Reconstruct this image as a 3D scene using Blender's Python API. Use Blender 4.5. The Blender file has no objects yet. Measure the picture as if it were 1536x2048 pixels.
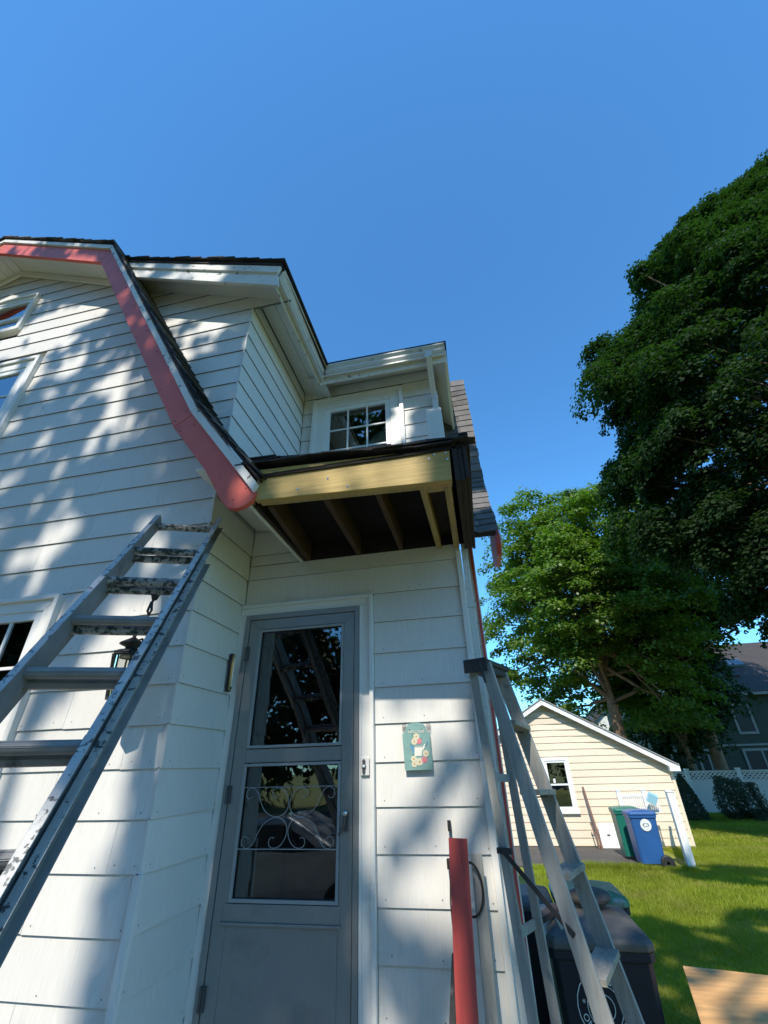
import bpy, bmesh, math, random
import numpy as np
from mathutils import Vector, Matrix, Quaternion
R = math.radians
random.seed(7); rng = np.random.default_rng(7)
SC = bpy.context.scene; COL = SC.collection

# ------------------------------------------------------------------ camera
cd = bpy.data.cameras.new('camera'); cam = bpy.data.objects.new('camera', cd); COL.objects.link(cam)
SC.camera = cam
pitch, roll, yaw = 0.52823, -0.02891, -0.19776
fw = Vector((math.sin(yaw)*math.cos(pitch)*-1*-1, math.cos(yaw)*math.cos(pitch), math.sin(pitch)))
rt = Vector((math.cos(yaw), -math.sin(yaw), 0)); up = rt.cross(fw)
r2 = rt*math.cos(roll)+up*math.sin(roll); u2 = up*math.cos(roll)-rt*math.sin(roll)
M = Matrix((r2, u2, -fw)).transposed().to_4x4(); M.translation = (0, 0, 2.1)
cam.matrix_world = M
cd.sensor_fit = 'VERTICAL'; cd.sensor_height = 36; cd.lens = 36*871.76/2048
cd.clip_start = .02; cd.clip_end = 2000

# ------------------------------------------------------------------ light
SUN_EL = R(48.5)
w = bpy.data.worlds.new('World'); SC.world = w; w.use_nodes = True
nt = w.node_tree; bg = nt.nodes['Background']
sky = nt.nodes.new('ShaderNodeTexSky'); sky.sky_type = 'NISHITA'; sky.sun_disc = False
sky.sun_elevation = SUN_EL; sky.sun_rotation = R(180); sky.air_density = 1.0; sky.dust_density = 0.1; sky.ozone_density = 2.0
sky.altitude = 300
hs = nt.nodes.new('ShaderNodeMix'); hs.data_type = 'RGBA'; hs.blend_type = 'MULTIPLY'; hs.inputs[0].default_value = 1; hs.inputs[7].default_value = (.39, .80, 1.03, 1)
nt.links.new(sky.outputs[0], hs.inputs[6]); nt.links.new(hs.outputs[2], bg.inputs[0]); bg.inputs[1].default_value = 0.15
sl = bpy.data.lights.new('sun', 'SUN'); sl.energy = 2.75; sl.angle = R(.55); sl.color = (1, .93, .80)
so = bpy.data.objects.new('sun', sl); COL.objects.link(so)
so.rotation_euler = Vector((0.035, math.cos(SUN_EL), -math.sin(SUN_EL))).to_track_quat('-Z', 'Y').to_euler()
so.location = (0, -20, 25)
SC.view_settings.view_transform = 'Standard'; SC.view_settings.look = 'None'
SC.view_settings.gamma = 1; SC.view_settings.exposure = 1.0
SC.cycles.max_bounces = 8; SC.cycles.transparent_max_bounces = 8

# ------------------------------------------------------------------ helpers
WO = {}
def link_parent(o, parent):
    if parent is not None:
        o.parent = parent
        if parent.name in WO: o.location = Vector((0, 0, 0)) - WO[parent.name]
    WO[o.name] = Vector((0, 0, 0))
def tag(o, label=None, cat=None, group=None, kind=None):
    if label: o['label'] = label
    if cat: o['category'] = cat
    if group: o['group'] = group
    if kind: o['kind'] = kind
    return o
def thing(name, label, cat, loc=(0, 0, 0), group=None):
    o = bpy.data.objects.new(name, None); COL.objects.link(o); o.location = loc
    o.empty_display_size = .1
    WO[o.name] = Vector(loc)
    return tag(o, label, cat, group)
class MB:
    def __init__(s): s.v = []; s.f = []; s.m = []; s.sm = []
    def add(s, v, f, mi=0, smooth=False):
        b = len(s.v); s.v += [tuple(p) for p in v]
        for q in f: s.f.append(tuple(b+i for i in q)); s.m.append(mi); s.sm.append(smooth)
        return s
    def box(s, x0, x1, y0, y1, z0, z1, mi=0):
        v = [(x, y, z) for z in (z0, z1) for y in (y0, y1) for x in (x0, x1)]
        return s.add(v, [(0, 2, 3, 1), (4, 5, 7, 6), (0, 1, 5, 4), (2, 6, 7, 3), (0, 4, 6, 2), (1, 3, 7, 5)], mi)
    def obox(s, c, ax, ay, az, mi=0):   # centre and three half-axis vectors
        c = Vector(c); ax = Vector(ax); ay = Vector(ay); az = Vector(az)
        v = [c+ax*i+ay*j+az*k for k in (-1, 1) for j in (-1, 1) for i in (-1, 1)]
        return s.add(v, [(0, 2, 3, 1), (4, 5, 7, 6), (0, 1, 5, 4), (2, 6, 7, 3), (0, 4, 6, 2), (1, 3, 7, 5)], mi)
    def beam(s, a, b, side, w1, t1, w2=None, t2=None, mi=0):  # rectangular bar a->b, width along 'side', thickness across
        a = Vector(a); b = Vector(b); d = (b-a).normalized(); sd = Vector(side); sd = (sd-d*sd.dot(d)).normalized(); n = d.cross(sd)
        w2 = w1 if w2 is None else w2; t2 = t1 if t2 is None else t2
        v = [a+sd*(i*w1/2)+n*(j*t1/2) for i, j in ((-1, -1), (1, -1), (1, 1), (-1, 1))] + [b+sd*(i*w2/2)+n*(j*t2/2) for i, j in ((-1, -1), (1, -1), (1, 1), (-1, 1))]
        return s.add(v, [(3, 2, 1, 0), (4, 5, 6, 7), (0, 1, 5, 4), (1, 2, 6, 5), (2, 3, 7, 6), (3, 0, 4, 7)], mi)
    def prism(s, pts, axis, a, b, mi=0):  # polygon in the plane across 'axis' extruded a..b
        def P(p, t):
            return {'y': (p[0], t, p[1]), 'x': (t, p[0], p[1]), 'z': (p[0], p[1], t)}[axis]
        n = len(pts); v = [P(p, a) for p in pts]+[P(p, b) for p in pts]
        return s.add(v, [tuple(range(n)), tuple(range(2*n-1, n-1, -1))]+[(i, n+i, n+(i+1) % n, (i+1) % n) for i in range(n)], mi)
    def tube(s, pts, rad, n=8, caps=True, mi=0, smooth=True):
        pts = [Vector(p) for p in pts]; L = len(pts)
        rads = rad if isinstance(rad, (list, tuple)) else [rad]*L
        prev = None; v = []
        for i, p in enumerate(pts):
            d = (pts[min(i+1, L-1)]-pts[max(i-1, 0)]).normalized()
            if prev is None:
                a = d.orthogonal().normalized()
            else:
                a = (prev-d*prev.dot(d)).normalized()
            prev = a; b = d.cross(a)
            v += [p+(a*math.cos(2*math.pi*k/n)+b*math.sin(2*math.pi*k/n))*rads[i] for k in range(n)]
        f = [(i*n+k, i*n+(k+1) % n, (i+1)*n+(k+1) % n, (i+1)*n+k) for i in range(L-1) for k in range(n)]
        s.add(v, f, mi, smooth)
        if caps: s.add([v[k] for k in range(n)], [tuple(range(n-1, -1, -1))], mi); s.add([v[(L-1)*n+k] for k in range(n)], [tuple(range(n))], mi)
        return s
    def lathe(s, prof, c=(0, 0, 0), n=12, mi=0, smooth=True):
        v = []
        for r, z in prof: v += [(c[0]+r*math.cos(2*math.pi*k/n), c[1]+r*math.sin(2*math.pi*k/n), c[2]+z) for k in range(n)]
        f = [(i*n+k, i*n+(k+1) % n, (i+1)*n+(k+1) % n, (i+1)*n+k) for i in range(len(prof)-1) for k in range(n)]
        return s.add(v, f, mi, smooth)
    def mesh(s, name, mats):
        me = bpy.data.meshes.new(name); me.from_pydata(s.v, [], s.f)
        for m_ in (mats if isinstance(mats, (list, tuple)) else [mats]): me.materials.append(m_)
        me.polygons.foreach_set('material_index', s.m); me.polygons.foreach_set('use_smooth', s.sm); me.update(); return me
    def build(s, name, mats, parent=None, bevel=0, local=False):
        o = bpy.data.objects.new(name, s.mesh(name, mats)); COL.objects.link(o)
        if local:
            o.parent = parent
        else: link_parent(o, parent)
        if bevel:
            b = o.modifiers.new('b', 'BEVEL'); b.width = bevel; b.segments = 2; b.limit_method = 'ANGLE'; b.harden_normals = False
        return o
def fast_mesh(name, verts, nper, mat, parent=None, facets=None):
    # verts: (N*k,3) array, faces of nper consecutive vertices
    me = bpy.data.meshes.new(name); n = len(verts)
    me.vertices.add(n); me.vertices.foreach_set('co', np.asarray(verts, np.float32).ravel())
    idx = np.arange(n, dtype=np.int32) if facets is None else facets.ravel().astype(np.int32)
    nf = len(idx)//nper
    me.loops.add(len(idx)); me.loops.foreach_set('vertex_index', idx)
    me.polygons.add(nf); me.polygons.foreach_set('loop_start', np.arange(nf, dtype=np.int32)*nper)
    try: me.polygons.foreach_set('loop_total', np.full(nf, nper, np.int32))
    except Exception: pass
    me.update(calc_edges=True); me.materials.append(mat)
    o = bpy.data.objects.new(name, me); COL.objects.link(o); link_parent(o, parent); return o

# ------------------------------------------------------------------ materials
def mat(name, col, rough=.6, var=.06, vscale=3., grain=None, gstr=.0, bump=.0, bscale=40., metal=0., spec=.5,
        dirt=None, dscale=2., damt=.5, dsharp=.1, rnd=.0, coat=0., trans=None, dstretch=(1, 1, 1)):
    m = bpy.data.materials.new(name); m.use_nodes = True; t = m.node_tree; N = t.nodes; Lk = t.links
    p = N['Principled BSDF']; p.inputs['Roughness'].default_value = rough; p.inputs['Metallic'].default_value = metal
    p.inputs['Specular IOR Level'].default_value = spec; p.inputs['Coat Weight'].default_value = coat
    tc = N.new('ShaderNodeTexCoord')
    def noise(scale, stretch=(1, 1, 1), detail=5, rg=.55):
        mp = N.new('ShaderNodeMapping'); mp.inputs['Scale'].default_value = stretch; Lk.new(tc.outputs['Object'], mp.inputs[0])
        n = N.new('ShaderNodeTexNoise'); n.inputs['Scale'].default_value = scale; n.inputs['Detail'].default_value = detail; n.inputs['Roughness'].default_value = rg
        Lk.new(mp.outputs[0], n.inputs['Vector']); return n
    def mul(a, fac_sock, lo, hi):
        mr = N.new('ShaderNodeMapRange'); Lk.new(fac_sock, mr.inputs[0]); mr.inputs[1].default_value = .3; mr.inputs[2].default_value = .7
        mr.inputs[3].default_value = lo; mr.inputs[4].default_value = hi
        x = N.new('ShaderNodeMix'); x.data_type = 'RGBA'; x.blend_type = 'MULTIPLY'; x.inputs[0].default_value = 1
        cmb = N.new('ShaderNodeCombineColor'); [Lk.new(mr.outputs[0], cmb.inputs[i]) for i in range(3)]
        Lk.new(a, x.inputs[6]); Lk.new(cmb.outputs[0], x.inputs[7]); return x.outputs[2]
    rgb = N.new('ShaderNodeRGB'); rgb.outputs[0].default_value = (*col, 1); c = rgb.outputs[0]
    n1 = noise(vscale); c = mul(c, n1.outputs[0], 1-var, 1+var)
    if rnd:
        oi = N.new('ShaderNodeObjectInfo'); c = mul(c, oi.outputs['Random'], 1-rnd, 1+rnd)
    bsock = None
    if grain:
        g = noise(1., grain, 6, .6); c = mul(c, g.outputs[0], 1-gstr, 1+gstr*.6); bsock = g.outputs[0]
    if dirt:
        d = noise(dscale, dstretch, 8, .65); mr = N.new('ShaderNodeMapRange'); Lk.new(d.outputs[0], mr.inputs[0])
        mr.inputs[1].default_value = 1-damt; mr.inputs[2].default_value = 1-damt+dsharp
        x = N.new('ShaderNodeMix'); x.data_type = 'RGBA'; Lk.new(mr.outputs[0], x.inputs[0]); Lk.new(c, x.inputs[6]); x.inputs[7].default_value = (*dirt, 1); c = x.outputs[2]
    Lk.new(c, p.inputs['Base Color'])
    if bump:
        if bsock is None: bsock = noise(bscale).outputs[0]
        b = N.new('ShaderNodeBump'); b.inputs['Strength'].default_value = bump; b.inputs['Distance'].default_value = .01; Lk.new(bsock, b.inputs['Height']); Lk.new(b.outputs[0], p.inputs['Normal'])
    if trans:
        out = [n for n in N if n.type == 'OUTPUT_MATERIAL'][0]
        tr = N.new('ShaderNodeBsdfTranslucent'); x = N.new('ShaderNodeMix'); x.data_type = 'RGBA'; x.blend_type = 'MULTIPLY'; x.inputs[0].default_value = 1
        Lk.new(c, x.inputs[6]); x.inputs[7].default_value = (*trans, 1); Lk.new(x.outputs[2], tr.inputs[0])
        ms = N.new('ShaderNodeMixShader'); ms.inputs[0].default_value = .35; Lk.new(p.outputs[0], ms.inputs[1]); Lk.new(tr.outputs[0], ms.inputs[2]); Lk.new(ms.outputs[0], out.inputs[0])
    return m
def glass(name, tint=(.02, .025, .03), refl=.5, clear=.6):
    # window glass: clear part lets the room show, glossy part mirrors the street
    m = bpy.data.materials.new(name); m.use_nodes = True; t = m.node_tree; N = t.nodes; Lk = t.links
    for n in list(N):
        if n.type == 'BSDF_PRINCIPLED': N.remove(n)
    out = [n for n in N if n.type == 'OUTPUT_MATERIAL'][0]
    tr = N.new('ShaderNodeBsdfTransparent'); tr.inputs[0].default_value = (clear, clear*1.02, clear, 1)
    gl = N.new('ShaderNodeBsdfGlossy'); gl.inputs['Roughness'].default_value = .015; gl.inputs[0].default_value = (.9, .95, 1, 1)
    fr = N.new('ShaderNodeFresnel'); fr.inputs[0].default_value = 1.5
    tc = N.new('ShaderNodeTexCoord'); no = N.new('ShaderNodeTexNoise'); no.inputs['Scale'].default_value = 3.; no.inputs['Detail'].default_value = 1
    Lk.new(tc.outputs['Object'], no.inputs['Vector']); b = N.new('ShaderNodeBump'); b.inputs['Strength'].default_value = .08; b.inputs['Distance'].default_value = .02
    Lk.new(no.outputs[0], b.inputs['Height']); Lk.new(b.outputs[0], gl.inputs['Normal'])
    ma = N.new('ShaderNodeMath'); ma.operation = 'MULTIPLY_ADD'; ma.inputs[1].default_value = 1.3; ma.inputs[2].default_value = refl; ma.use_clamp = True
    Lk.new(fr.outputs[0], ma.inputs[0]); ms = N.new('ShaderNodeMixShader'); Lk.new(ma.outputs[0], ms.inputs[0])
    Lk.new(tr.outputs[0], ms.inputs[1]); Lk.new(gl.outputs[0], ms.inputs[2]); Lk.new(ms.outputs[0], out.inputs[0]); return m

SIDING = mat('siding_paint', (.74, .72, .685), .55, .03, 1.2, grain=(170, 170, 5), gstr=.07, bump=.22, rnd=.03, dirt=(.50, .47, .42), dscale=4, damt=.40, dsharp=.3, dstretch=(1, 1, .5))
NAIL = mat('nail_head', (.16, .15, .14), .7)
GRIME_SHADE = mat('grimy_edge_with_lap_shadow', (.17, .17, .165), .8)  # shingle butts: edge grime and the lap shadow painted as one dark tone
TRIM = mat('white_trim', (.78, .77, .74), .45, .04, 2, dirt=(.33, .3, .27), dscale=3.5, damt=.33, dsharp=.12)
TRIMOLD = mat('peeling_trim', (.70, .70, .68), .6, .06, 4, dirt=(.16, .15, .14), dscale=14, damt=.42, dsharp=.05, bump=.3, bscale=60)
RED = mat('red_paint', (.66, .115, .075), .5, .08, 5, grain=(12, 12, 12), gstr=.06, bump=.15, dirt=(.47, .085, .065), dscale=7, damt=.4, dsharp=.2)
REDW = mat('red_paint_worn', (.52, .07, .06), .55, .12, 6, grain=(60, 60, 3), gstr=.14, bump=.35, dirt=(.15, .03, .03), dscale=9, damt=.36, dsharp=.12, dstretch=(1, 1, .25))
ROOF = mat('asphalt_shingle', (.13, .122, .12), .9, .2, 8, bump=.5, bscale=260, rnd=.25, dirt=(.16, .14, .125), dscale=30, damt=.45, dsharp=.15)
ROOFD = mat('dark_shingle', (.03, .03, .034), .85, .3, 12, bump=.5, bscale=200, rnd=.2)
YWOOD = mat('new_pine', (.47, .325, .10), .6, .1, 3, grain=(4, 60, 60), gstr=.22, bump=.15, dirt=(.24, .17, .06), dscale=7, damt=.42, dsharp=.3, dstretch=(.35, 1, 1.4))
YWOODY = mat('new_pine_rafter', (.42, .29, .12), .6, .12, 3, grain=(60, 4, 60), gstr=.25, bump=.15)
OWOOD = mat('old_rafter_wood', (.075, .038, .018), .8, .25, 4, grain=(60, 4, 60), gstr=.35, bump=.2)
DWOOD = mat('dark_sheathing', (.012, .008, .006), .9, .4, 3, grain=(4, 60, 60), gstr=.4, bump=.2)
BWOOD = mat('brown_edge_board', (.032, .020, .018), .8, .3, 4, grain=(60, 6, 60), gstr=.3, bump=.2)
ALU = mat('storm_door_aluminium', (.30, .30, .295), .42, .06, 4, grain=(200, 200, 8), gstr=.05, bump=.05, metal=.35, spec=.5, dirt=(.17, .165, .16), dscale=4, damt=.46, dsharp=.3)
GRILLE = mat('white_grille_metal', (.34, .35, .36), .4)
HARD = mat('dull_hardware', (.12, .12, .125), .5, metal=.6)
CHROME = mat('chrome', (.7, .7, .72), .15, metal=1)
GLASS = glass('window_glass', refl=.16, clear=.88)
GLASSD = glass('door_glass', refl=.05, clear=.5)
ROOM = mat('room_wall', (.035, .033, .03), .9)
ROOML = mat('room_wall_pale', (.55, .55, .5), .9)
BLIND = mat('white_blind', (.85, .87, .80), .6)
VINYL = mat('white_vinyl', (.80, .81, .80), .4, .02, 2)
GUT = mat('gutter_metal', (.62, .62, .61), .45, .05, 3, dirt=(.2, .19, .18), dscale=9, damt=.42, dsharp=.12, dstretch=(1, 1, 2.5))
LADM = mat('ladder_aluminium', (.25, .245, .235), .5, .2, 7, metal=.12, spec=.5, dirt=(.055, .055, .06), dscale=9, damt=.43, dsharp=.15, bump=.15, bscale=90, dstretch=(1, .5, .5))
LADP = mat('ladder_paint_splashed', (.32, .32, .31), .5, .3, 12, metal=.1, dirt=(.03, .045, .04), dscale=34, damt=.52, dsharp=.05, bump=.2, bscale=90)
LADF = mat('ladder_flange', (.46, .46, .45), .45, .15, 9, metal=.15, dirt=(.07, .08, .085), dscale=36, damt=.45, dsharp=.05, bump=.15)
GREYW = mat('weathered_ladder_wood', (.32, .325, .31), .75, .12, 6, grain=(55, 55, 4), gstr=.22, bump=.35, dirt=(.12, .12, .115), dscale=12, damt=.38, dsharp=.12)
TREAD = mat('worn_step_wood', (.30, .285, .25), .75, .15, 8, grain=(70, 20, 70), gstr=.3, bump=.4, dirt=(.55, .53, .5), dscale=30, damt=.36, dsharp=.06)
BLKM = mat('black_iron', (.03, .03, .032), .6, .3, 9, dirt=(.13, .12, .11), dscale=25, damt=.4, dsharp=.1)
BLACK = mat('black_rubber', (.015, .015, .016), .6)
NAVY = mat('navy_bin_plastic', (.006, .009, .026), .5, .15, 4, bump=.05, bscale=300, dirt=(.02, .024, .04), dscale=6, damt=.36, dsharp=.2)
BLUE = mat('blue_bin_plastic', (.022, .095, .29), .38, .08, 3)
GREENB = mat('green_bin_plastic', (.012, .15, .11), .38, .08, 3)
LIDG = mat('grey_dusty_lid', (.09, .088, .085), .55, .2, 6, dirt=(.05, .05, .06), dscale=9, damt=.4, dsharp=.2)
STONE = mat('field_stone', (.10, .09, .08), .85, .3, 8, bump=.6, bscale=30)
CREAM = mat('cream_siding_paint', (.78, .64, .49), .6, .03, 1.5, grain=(2, 2, 60), gstr=.04, rnd=.02)
ASPH = mat('asphalt', (.075, .07, .065), .9, .2, 1.5, bump=.5, bscale=150, dirt=(.14, .125, .11), dscale=2.5, damt=.45, dsharp=.3)
GREENH = mat('dark_green_clapboard', (.022, .036, .022), .7, .1, 2)
GREYTR = mat('grey_window_trim', (.20, .21, .20), .6)
ROOFN = mat('brown_grey_roof', (.052, .045, .042), .9, .15, 3, bump=.4, bscale=60)
PLY = mat('plywood', (.72, .40, .16), .55, .1, 2, grain=(2.2, 11, 2), gstr=.35, bump=.06, dirt=(.42, .20, .08), dscale=2.4, damt=.45, dsharp=.2, dstretch=(.6, 3.2, 1))
TEAL = mat('teal_painted_board', (.21, .37, .35), .55, .12, 25, bump=.15, bscale=90)
BRASS = mat('aged_brass', (.42, .33, .11), .5)
BRONZE = mat('dark_bronze', (.018, .017, .016), .5, metal=.3)
LAMPG = glass('lantern_glass', refl=.05, clear=.85)
BARK = mat('maple_bark', (.24, .16, .10), .9, .2, 4, grain=(14, 14, 2.5), gstr=.35, bump=.8)
SOIL = mat('soil', (.06, .045, .03), .95, .2, 3)
CONC = mat('concrete', (.22, .22, .22), .85, .1, 2, bump=.3, bscale=80)
BROWNP = mat('brown_paint', (.16, .08, .055), .5, .1, 5)
FWHITE = mat('painted_white', (.82, .8, .72), .6); FPINK = mat('painted_pink', (.72, .22, .30), .6); FBLUE = mat('painted_blue', (.10, .30, .52), .6)
FGREEN = mat('painted_green', (.06, .28, .19), .6); FYEL = mat('painted_yellow', (.55, .35, .1), .6); CREAMP = mat('painted_cream', (.72, .66, .5), .6)
INK = mat('printed_white', (.72, .74, .76), .5); INKD = mat('printed_dark', (.08, .1, .14), .5)
def leafmat(name, a, b, tr, rough=.45, spec=.4):
    m = mat(name, a, rough, .25, .6, spec=spec, trans=tr, dirt=b, dscale=.8 if 'grass' in name else 1.1, damt=.5, dsharp=.3)
    return m
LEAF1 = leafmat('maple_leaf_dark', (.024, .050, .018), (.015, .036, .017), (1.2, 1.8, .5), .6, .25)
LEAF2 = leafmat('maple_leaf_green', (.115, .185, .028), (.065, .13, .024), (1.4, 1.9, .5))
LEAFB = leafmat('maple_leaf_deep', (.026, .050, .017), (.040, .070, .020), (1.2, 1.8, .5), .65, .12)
LEAF3 = leafmat('shrub_leaf', (.045, .065, .038), (.06, .08, .045), (1, 1.4, .5))
GRASS = leafmat('grass_blade', (.245, .285, .026), (.34, .29, .09), (1.4, 1.7, .4), .5, .3)
LAWN = mat('lawn_soil', (.20, .215, .026), .95, .25, 2.5, bump=.6, bscale=120, dirt=(.21, .185, .05), dscale=1.6, damt=.5, dsharp=.25)

# ================================================================== GROUND
lawn = MB(); lawn.add([(-400, -400, 0), (400, -400, 0), (400, 400, 0), (-400, 400, 0)], [(0, 1, 2, 3)])
tag(lawn.build('lawn', LAWN), kind='structure')
dr = MB(); dr.prism([(.0, 13.25), (2.2, 13.35), (2.75, 13.1), (3.2, 13.15), (3.75, 13.3), (3.9, 15.9), (3.2, 15.97), (-4, 15.97), (-4, 13.1)], 'z', .004, .03)
tag(dr.build('driveway', ASPH), kind='structure')
wk = MB(); wk.box(-5.2, .4, -9, 2.2, 0.004, .04)
tag(wk.build('path', CONC), kind='structure')
rd = MB(); rd.box(-80, 80, -22, -14, .004, .03)
tag(rd.build('road', ASPH), kind='structure')

# ================================================================== HOUSE
house = thing('house', 'white shingled gambrel house with red rake board and storm door', 'house', (-3, 2.27, 0))
XL, YF, YD, YW = -1.645, 2.27, 2.85, 3.55
lv = [1.272-.2085*k for k in range(6, 0, -1)] + [1.272, 1.482, 1.697, 1.906, 2.119, 2.322, 2.527, 2.735, 2.938, 3.140, 3.340, 3.540, 3.739, 3.935, 4.138, 4.335, 4.530, 4.725, 4.921, 5.112, 5.308, 5.502, 5.696, 5.890, 6.090, 6.275, 6.455, 6.640, 6.83, 7.02, 7.21, 7.40, 7.59, 7.78]
# structural wall core
wc = MB()
wc.box(-6.3, XL-.012, YF+.013, YF+.16, 0, .9)
wc.box(XL-.16, XL-.012, YF+.161, YW+.2, 0, 5.98)
GAP = .0045
def shingle(mb_name, a0, a1, z0, z1, plane, parent, face, nails=True, slopecut=None):
    """one lapped siding shingle; face '-y' (plane = y) or '+x' (plane = x); a = run along wall"""
    t0, t1 = .0095, .000; mb = MB()
    a0 += GAP/6; a1 -= GAP/6; zt = z1+.006; z0 += random.uniform(-.0015, .0015); tl = random.uniform(-.002, .002)
    if face == '-y':
        pr = [(plane-t0, z0+.002), (plane+.012, z0+.002), (plane+.012, zt), (plane-t1, zt)]
        v = [(a0, p[0], p[1]) for p in pr]+[(a1, p[0], p[1]) for p in pr]
    else:
        pr = [(plane+t0, z0+.002), (plane-.012, z0+.002), (plane-.012, zt), (plane+t1, zt)]
        v = [(p[0], a0, p[1]) for p in pr]+[(p[0], a1, p[1]) for p in pr]
    fs = [(3, 2, 1, 0), (4, 5, 6, 7)]+[(i, (i+1) % 4, 4+(i+1) % 4, 4+i) for i in range(4)]
    v = [(p[0], p[1], p[2]+(tl if k in (4, 5) else 0)) for k, p in enumerate(v)]
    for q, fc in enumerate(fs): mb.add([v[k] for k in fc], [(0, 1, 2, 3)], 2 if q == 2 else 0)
    cut = slopecut is not None and zt > min(slopecut(a0), slopecut(a1))
    if cut and z0 > max(slopecut(a0), slopecut(a1))-.01: return None
    if nails:
        n = max(2, int((a1-a0)/.3)+1)
        for i in range(n):
            a = a0+.05+(a1-a0-.1)*i/(n-1)+random.uniform(-.02, .02); zz = z0+.028+random.uniform(-.006, .01)
            r = .0035; k = 6
            off = t0-(t0-t1)*(zz-z0)/(z1-z0)+.0012
            if face == '-y': vv = [(a+r*math.cos(q*math.pi/3), plane-off, zz+r*math.sin(q*math.pi/3)) for q in range(k)]
            else: vv = [(plane+off, a-r*math.cos(q*math.pi/3), zz+r*math.sin(q*math.pi/3)) for q in range(k)]
            mb.add(vv, [tuple(range(k))], 1)
    o = mb.build(mb_name, [SIDING, NAIL, GRIME_SHADE], parent)
    if cut:
        bm = bmesh.new(); bm.from_mesh(o.data); p0 = Vector((a0, 0, slopecut(a0))); p1 = Vector((a1, 0, slopecut(a1))); t = (p1-p0).normalized(); nn = Vector((-t.z, 0, t.x)); nn = nn if nn.z > 0 else -nn
        bmesh.ops.bisect_plane(bm, geom=bm.verts[:]+bm.edges[:]+bm.faces[:], plane_co=p0, plane_no=nn, clear_outer=True); bm.to_mesh(o.data); bm.free()
    return o
def course_run(a0, a1, z0, z1, plane, face, first, width=.92, **kw):
    a = a0; nx = first
    while a < a1-.001:
        b = min(a1, nx)
        if a1-b < .12: b = a1
        shingle('siding_shingle', a, b, z0, z1, plane, house, face, **kw); a = b; nx = b+width
# gable facade
def gline(x):  # underside of the roof over the facade
    X = abs(x+5.05)
    return 7.66-.49*X if X < 1.80 else 6.775-(X-1.80)*1.70 if X < 3.42 else 4.02-(X-3.42)*1.33
holes = [(-5.62, -4.50, 6.34, 7.03), (-5.62, -3.945, 4.42, 5.80), (-4.05, -2.63, 1.55, 3.14)]
for i in range(len(lv)-1):
    z0, z1 = lv[i], lv[i+1]
    if z0 < .8: continue
    xr = XL-.0
    if z0 > 3.7:  # clipped under the flared eave, then the dormer wall takes over: same plane, so the facade stops at the rake
        X = next((3.42+1.0-(k*.01) for k in range(0, 442) if gline(-5.05+3.42+1.0-k*.01) > (z1-.02 if z1 < 6.7 else z0+.02)), 0)
        xr = min(XL, -5.05+X) if z0 < 7.6 else -5.05
        xr = min(XL, xr)
    segs = [(-6.3, xr)]
    for hx0, hx1, hz0, hz1 in holes:
        if z0 < hz1-.03 and z1 > hz0+.03:
            ns = []
            for s0, s1 in segs:
                if hx0 > s0: ns.append((s0, min(s1, hx0)))
                if hx1 < s1: ns.append((max(s0, hx1), s1))
            segs = [s for s in ns if s[1]-s[0] > .02]
    for s0, s1 in segs:
        wc.box(s0, min(s1, XL-.013), YF+.013, YF+.16, z0, min(z1, 7.6))
        first = s0+.25+(i*.37 % .8)
        course_run(s0, s1, z0, z1, YF, '-y', first, slopecut=(lambda x: gline(x)+.03) if z0 > 6.4 else None)
wc.box(-2.9, XL-.16, YF+.0135, YF+.159, 3.9, 5.9)
wc.build('wall', SIDING, house)
# side wall of the main block (faces the door)
for i in range(len(lv)-1):
    z0, z1 = lv[i], lv[i+1]
    if z0 < .8 or z0 > 3.6: continue
    course_run(YF-.012, YD, z0, z1, XL, '+x', 9)
# corner bead
cb = MB(); cb.box(XL+.014, XL+.022, YF-.02, YF+.006, .9, 1.70); cb.box(XL-.012, XL+.014, YF-.024, YF-.016, .9, 1.70)
cb.build('corner_bead', TRIM, house)
# dormer walls
dl = [4.10, 4.295, 4.489, 4.678, 4.867, 5.060, 5.255, 5.445, 5.637, 5.828, 6.02, 6.21, 6.40, 6.60, 6.80, 6.98, 7.15]
dline = lambda x: 5.99-.43*(x-XL)
for i in range(len(dl)-1):
    z0, z1 = dl[i], dl[i+1]
    x0 = -5.05+next((X*.01 for X in range(500, 150, -1) if gline(-5.05+X*.01)+.10 > z0), 1.8)
    x0 = max(-3.6, min(x0-.15, XL-.05))
    x1 = XL if z1 < 6.02 else XL-(z0-6.0)/.43
    if x1-x0 < .05: continue
    course_run(x0, x1, z0, z1, YF, '-y', x0+.3+(i*.29 % .5), slopecut=dline if z1 > 5.95 else None)
for i in range(len(dl)-1):
    z0, z1 = dl[i], dl[i+1]
    if z0 > 5.9: break
    course_run(YF-.012, YW, z0, min(z1, 5.99), XL, '+x', YF+.55+(i*.43 % .5))
# door wall
HD0, HD1, HDT = -1.640, -.662, 3.137
XR = -.035
for i in range(len(lv)-1):
    z0, z1 = lv[i], lv[i+1]
    if z0 < .8 or z0 > 3.6: continue
    if z0 < 3.1: course_run(HD1, XR, z0, z1, YD, '-y', 9)
    elif z0 < 3.2: course_run(XL+.014, XR, z0, z1, YD, '-y', -.366, width=2)
    elif z0 < 3.5: course_run(XL+.014, XR, z0, min(z1, 3.45), YD, '-y', .5)
    if z0 > 3.3: course_run(XL+.014, -1.215, max(z0, 3.455), z1, YD, '-y', 3)
dw = MB(); dw.box(HD1, XR-.012, YD+.012, YD+.14, 0, 3.45); dw.box(XL, HD1, YD+.012, YD+.14, HDT-.02, 3.45); dw.box(XR-.15, XR-.012, YD+.141, 3.8, 0, 4.9)
dw.box(XL, -1.215, YD+.012, YD+.14, 3.451, 3.80)
dw.box(XL-.02, XR-.012, YD+.16, YD+2.2, .85, .9)
dw.build('entry_wall', SIDING, house)
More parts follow.
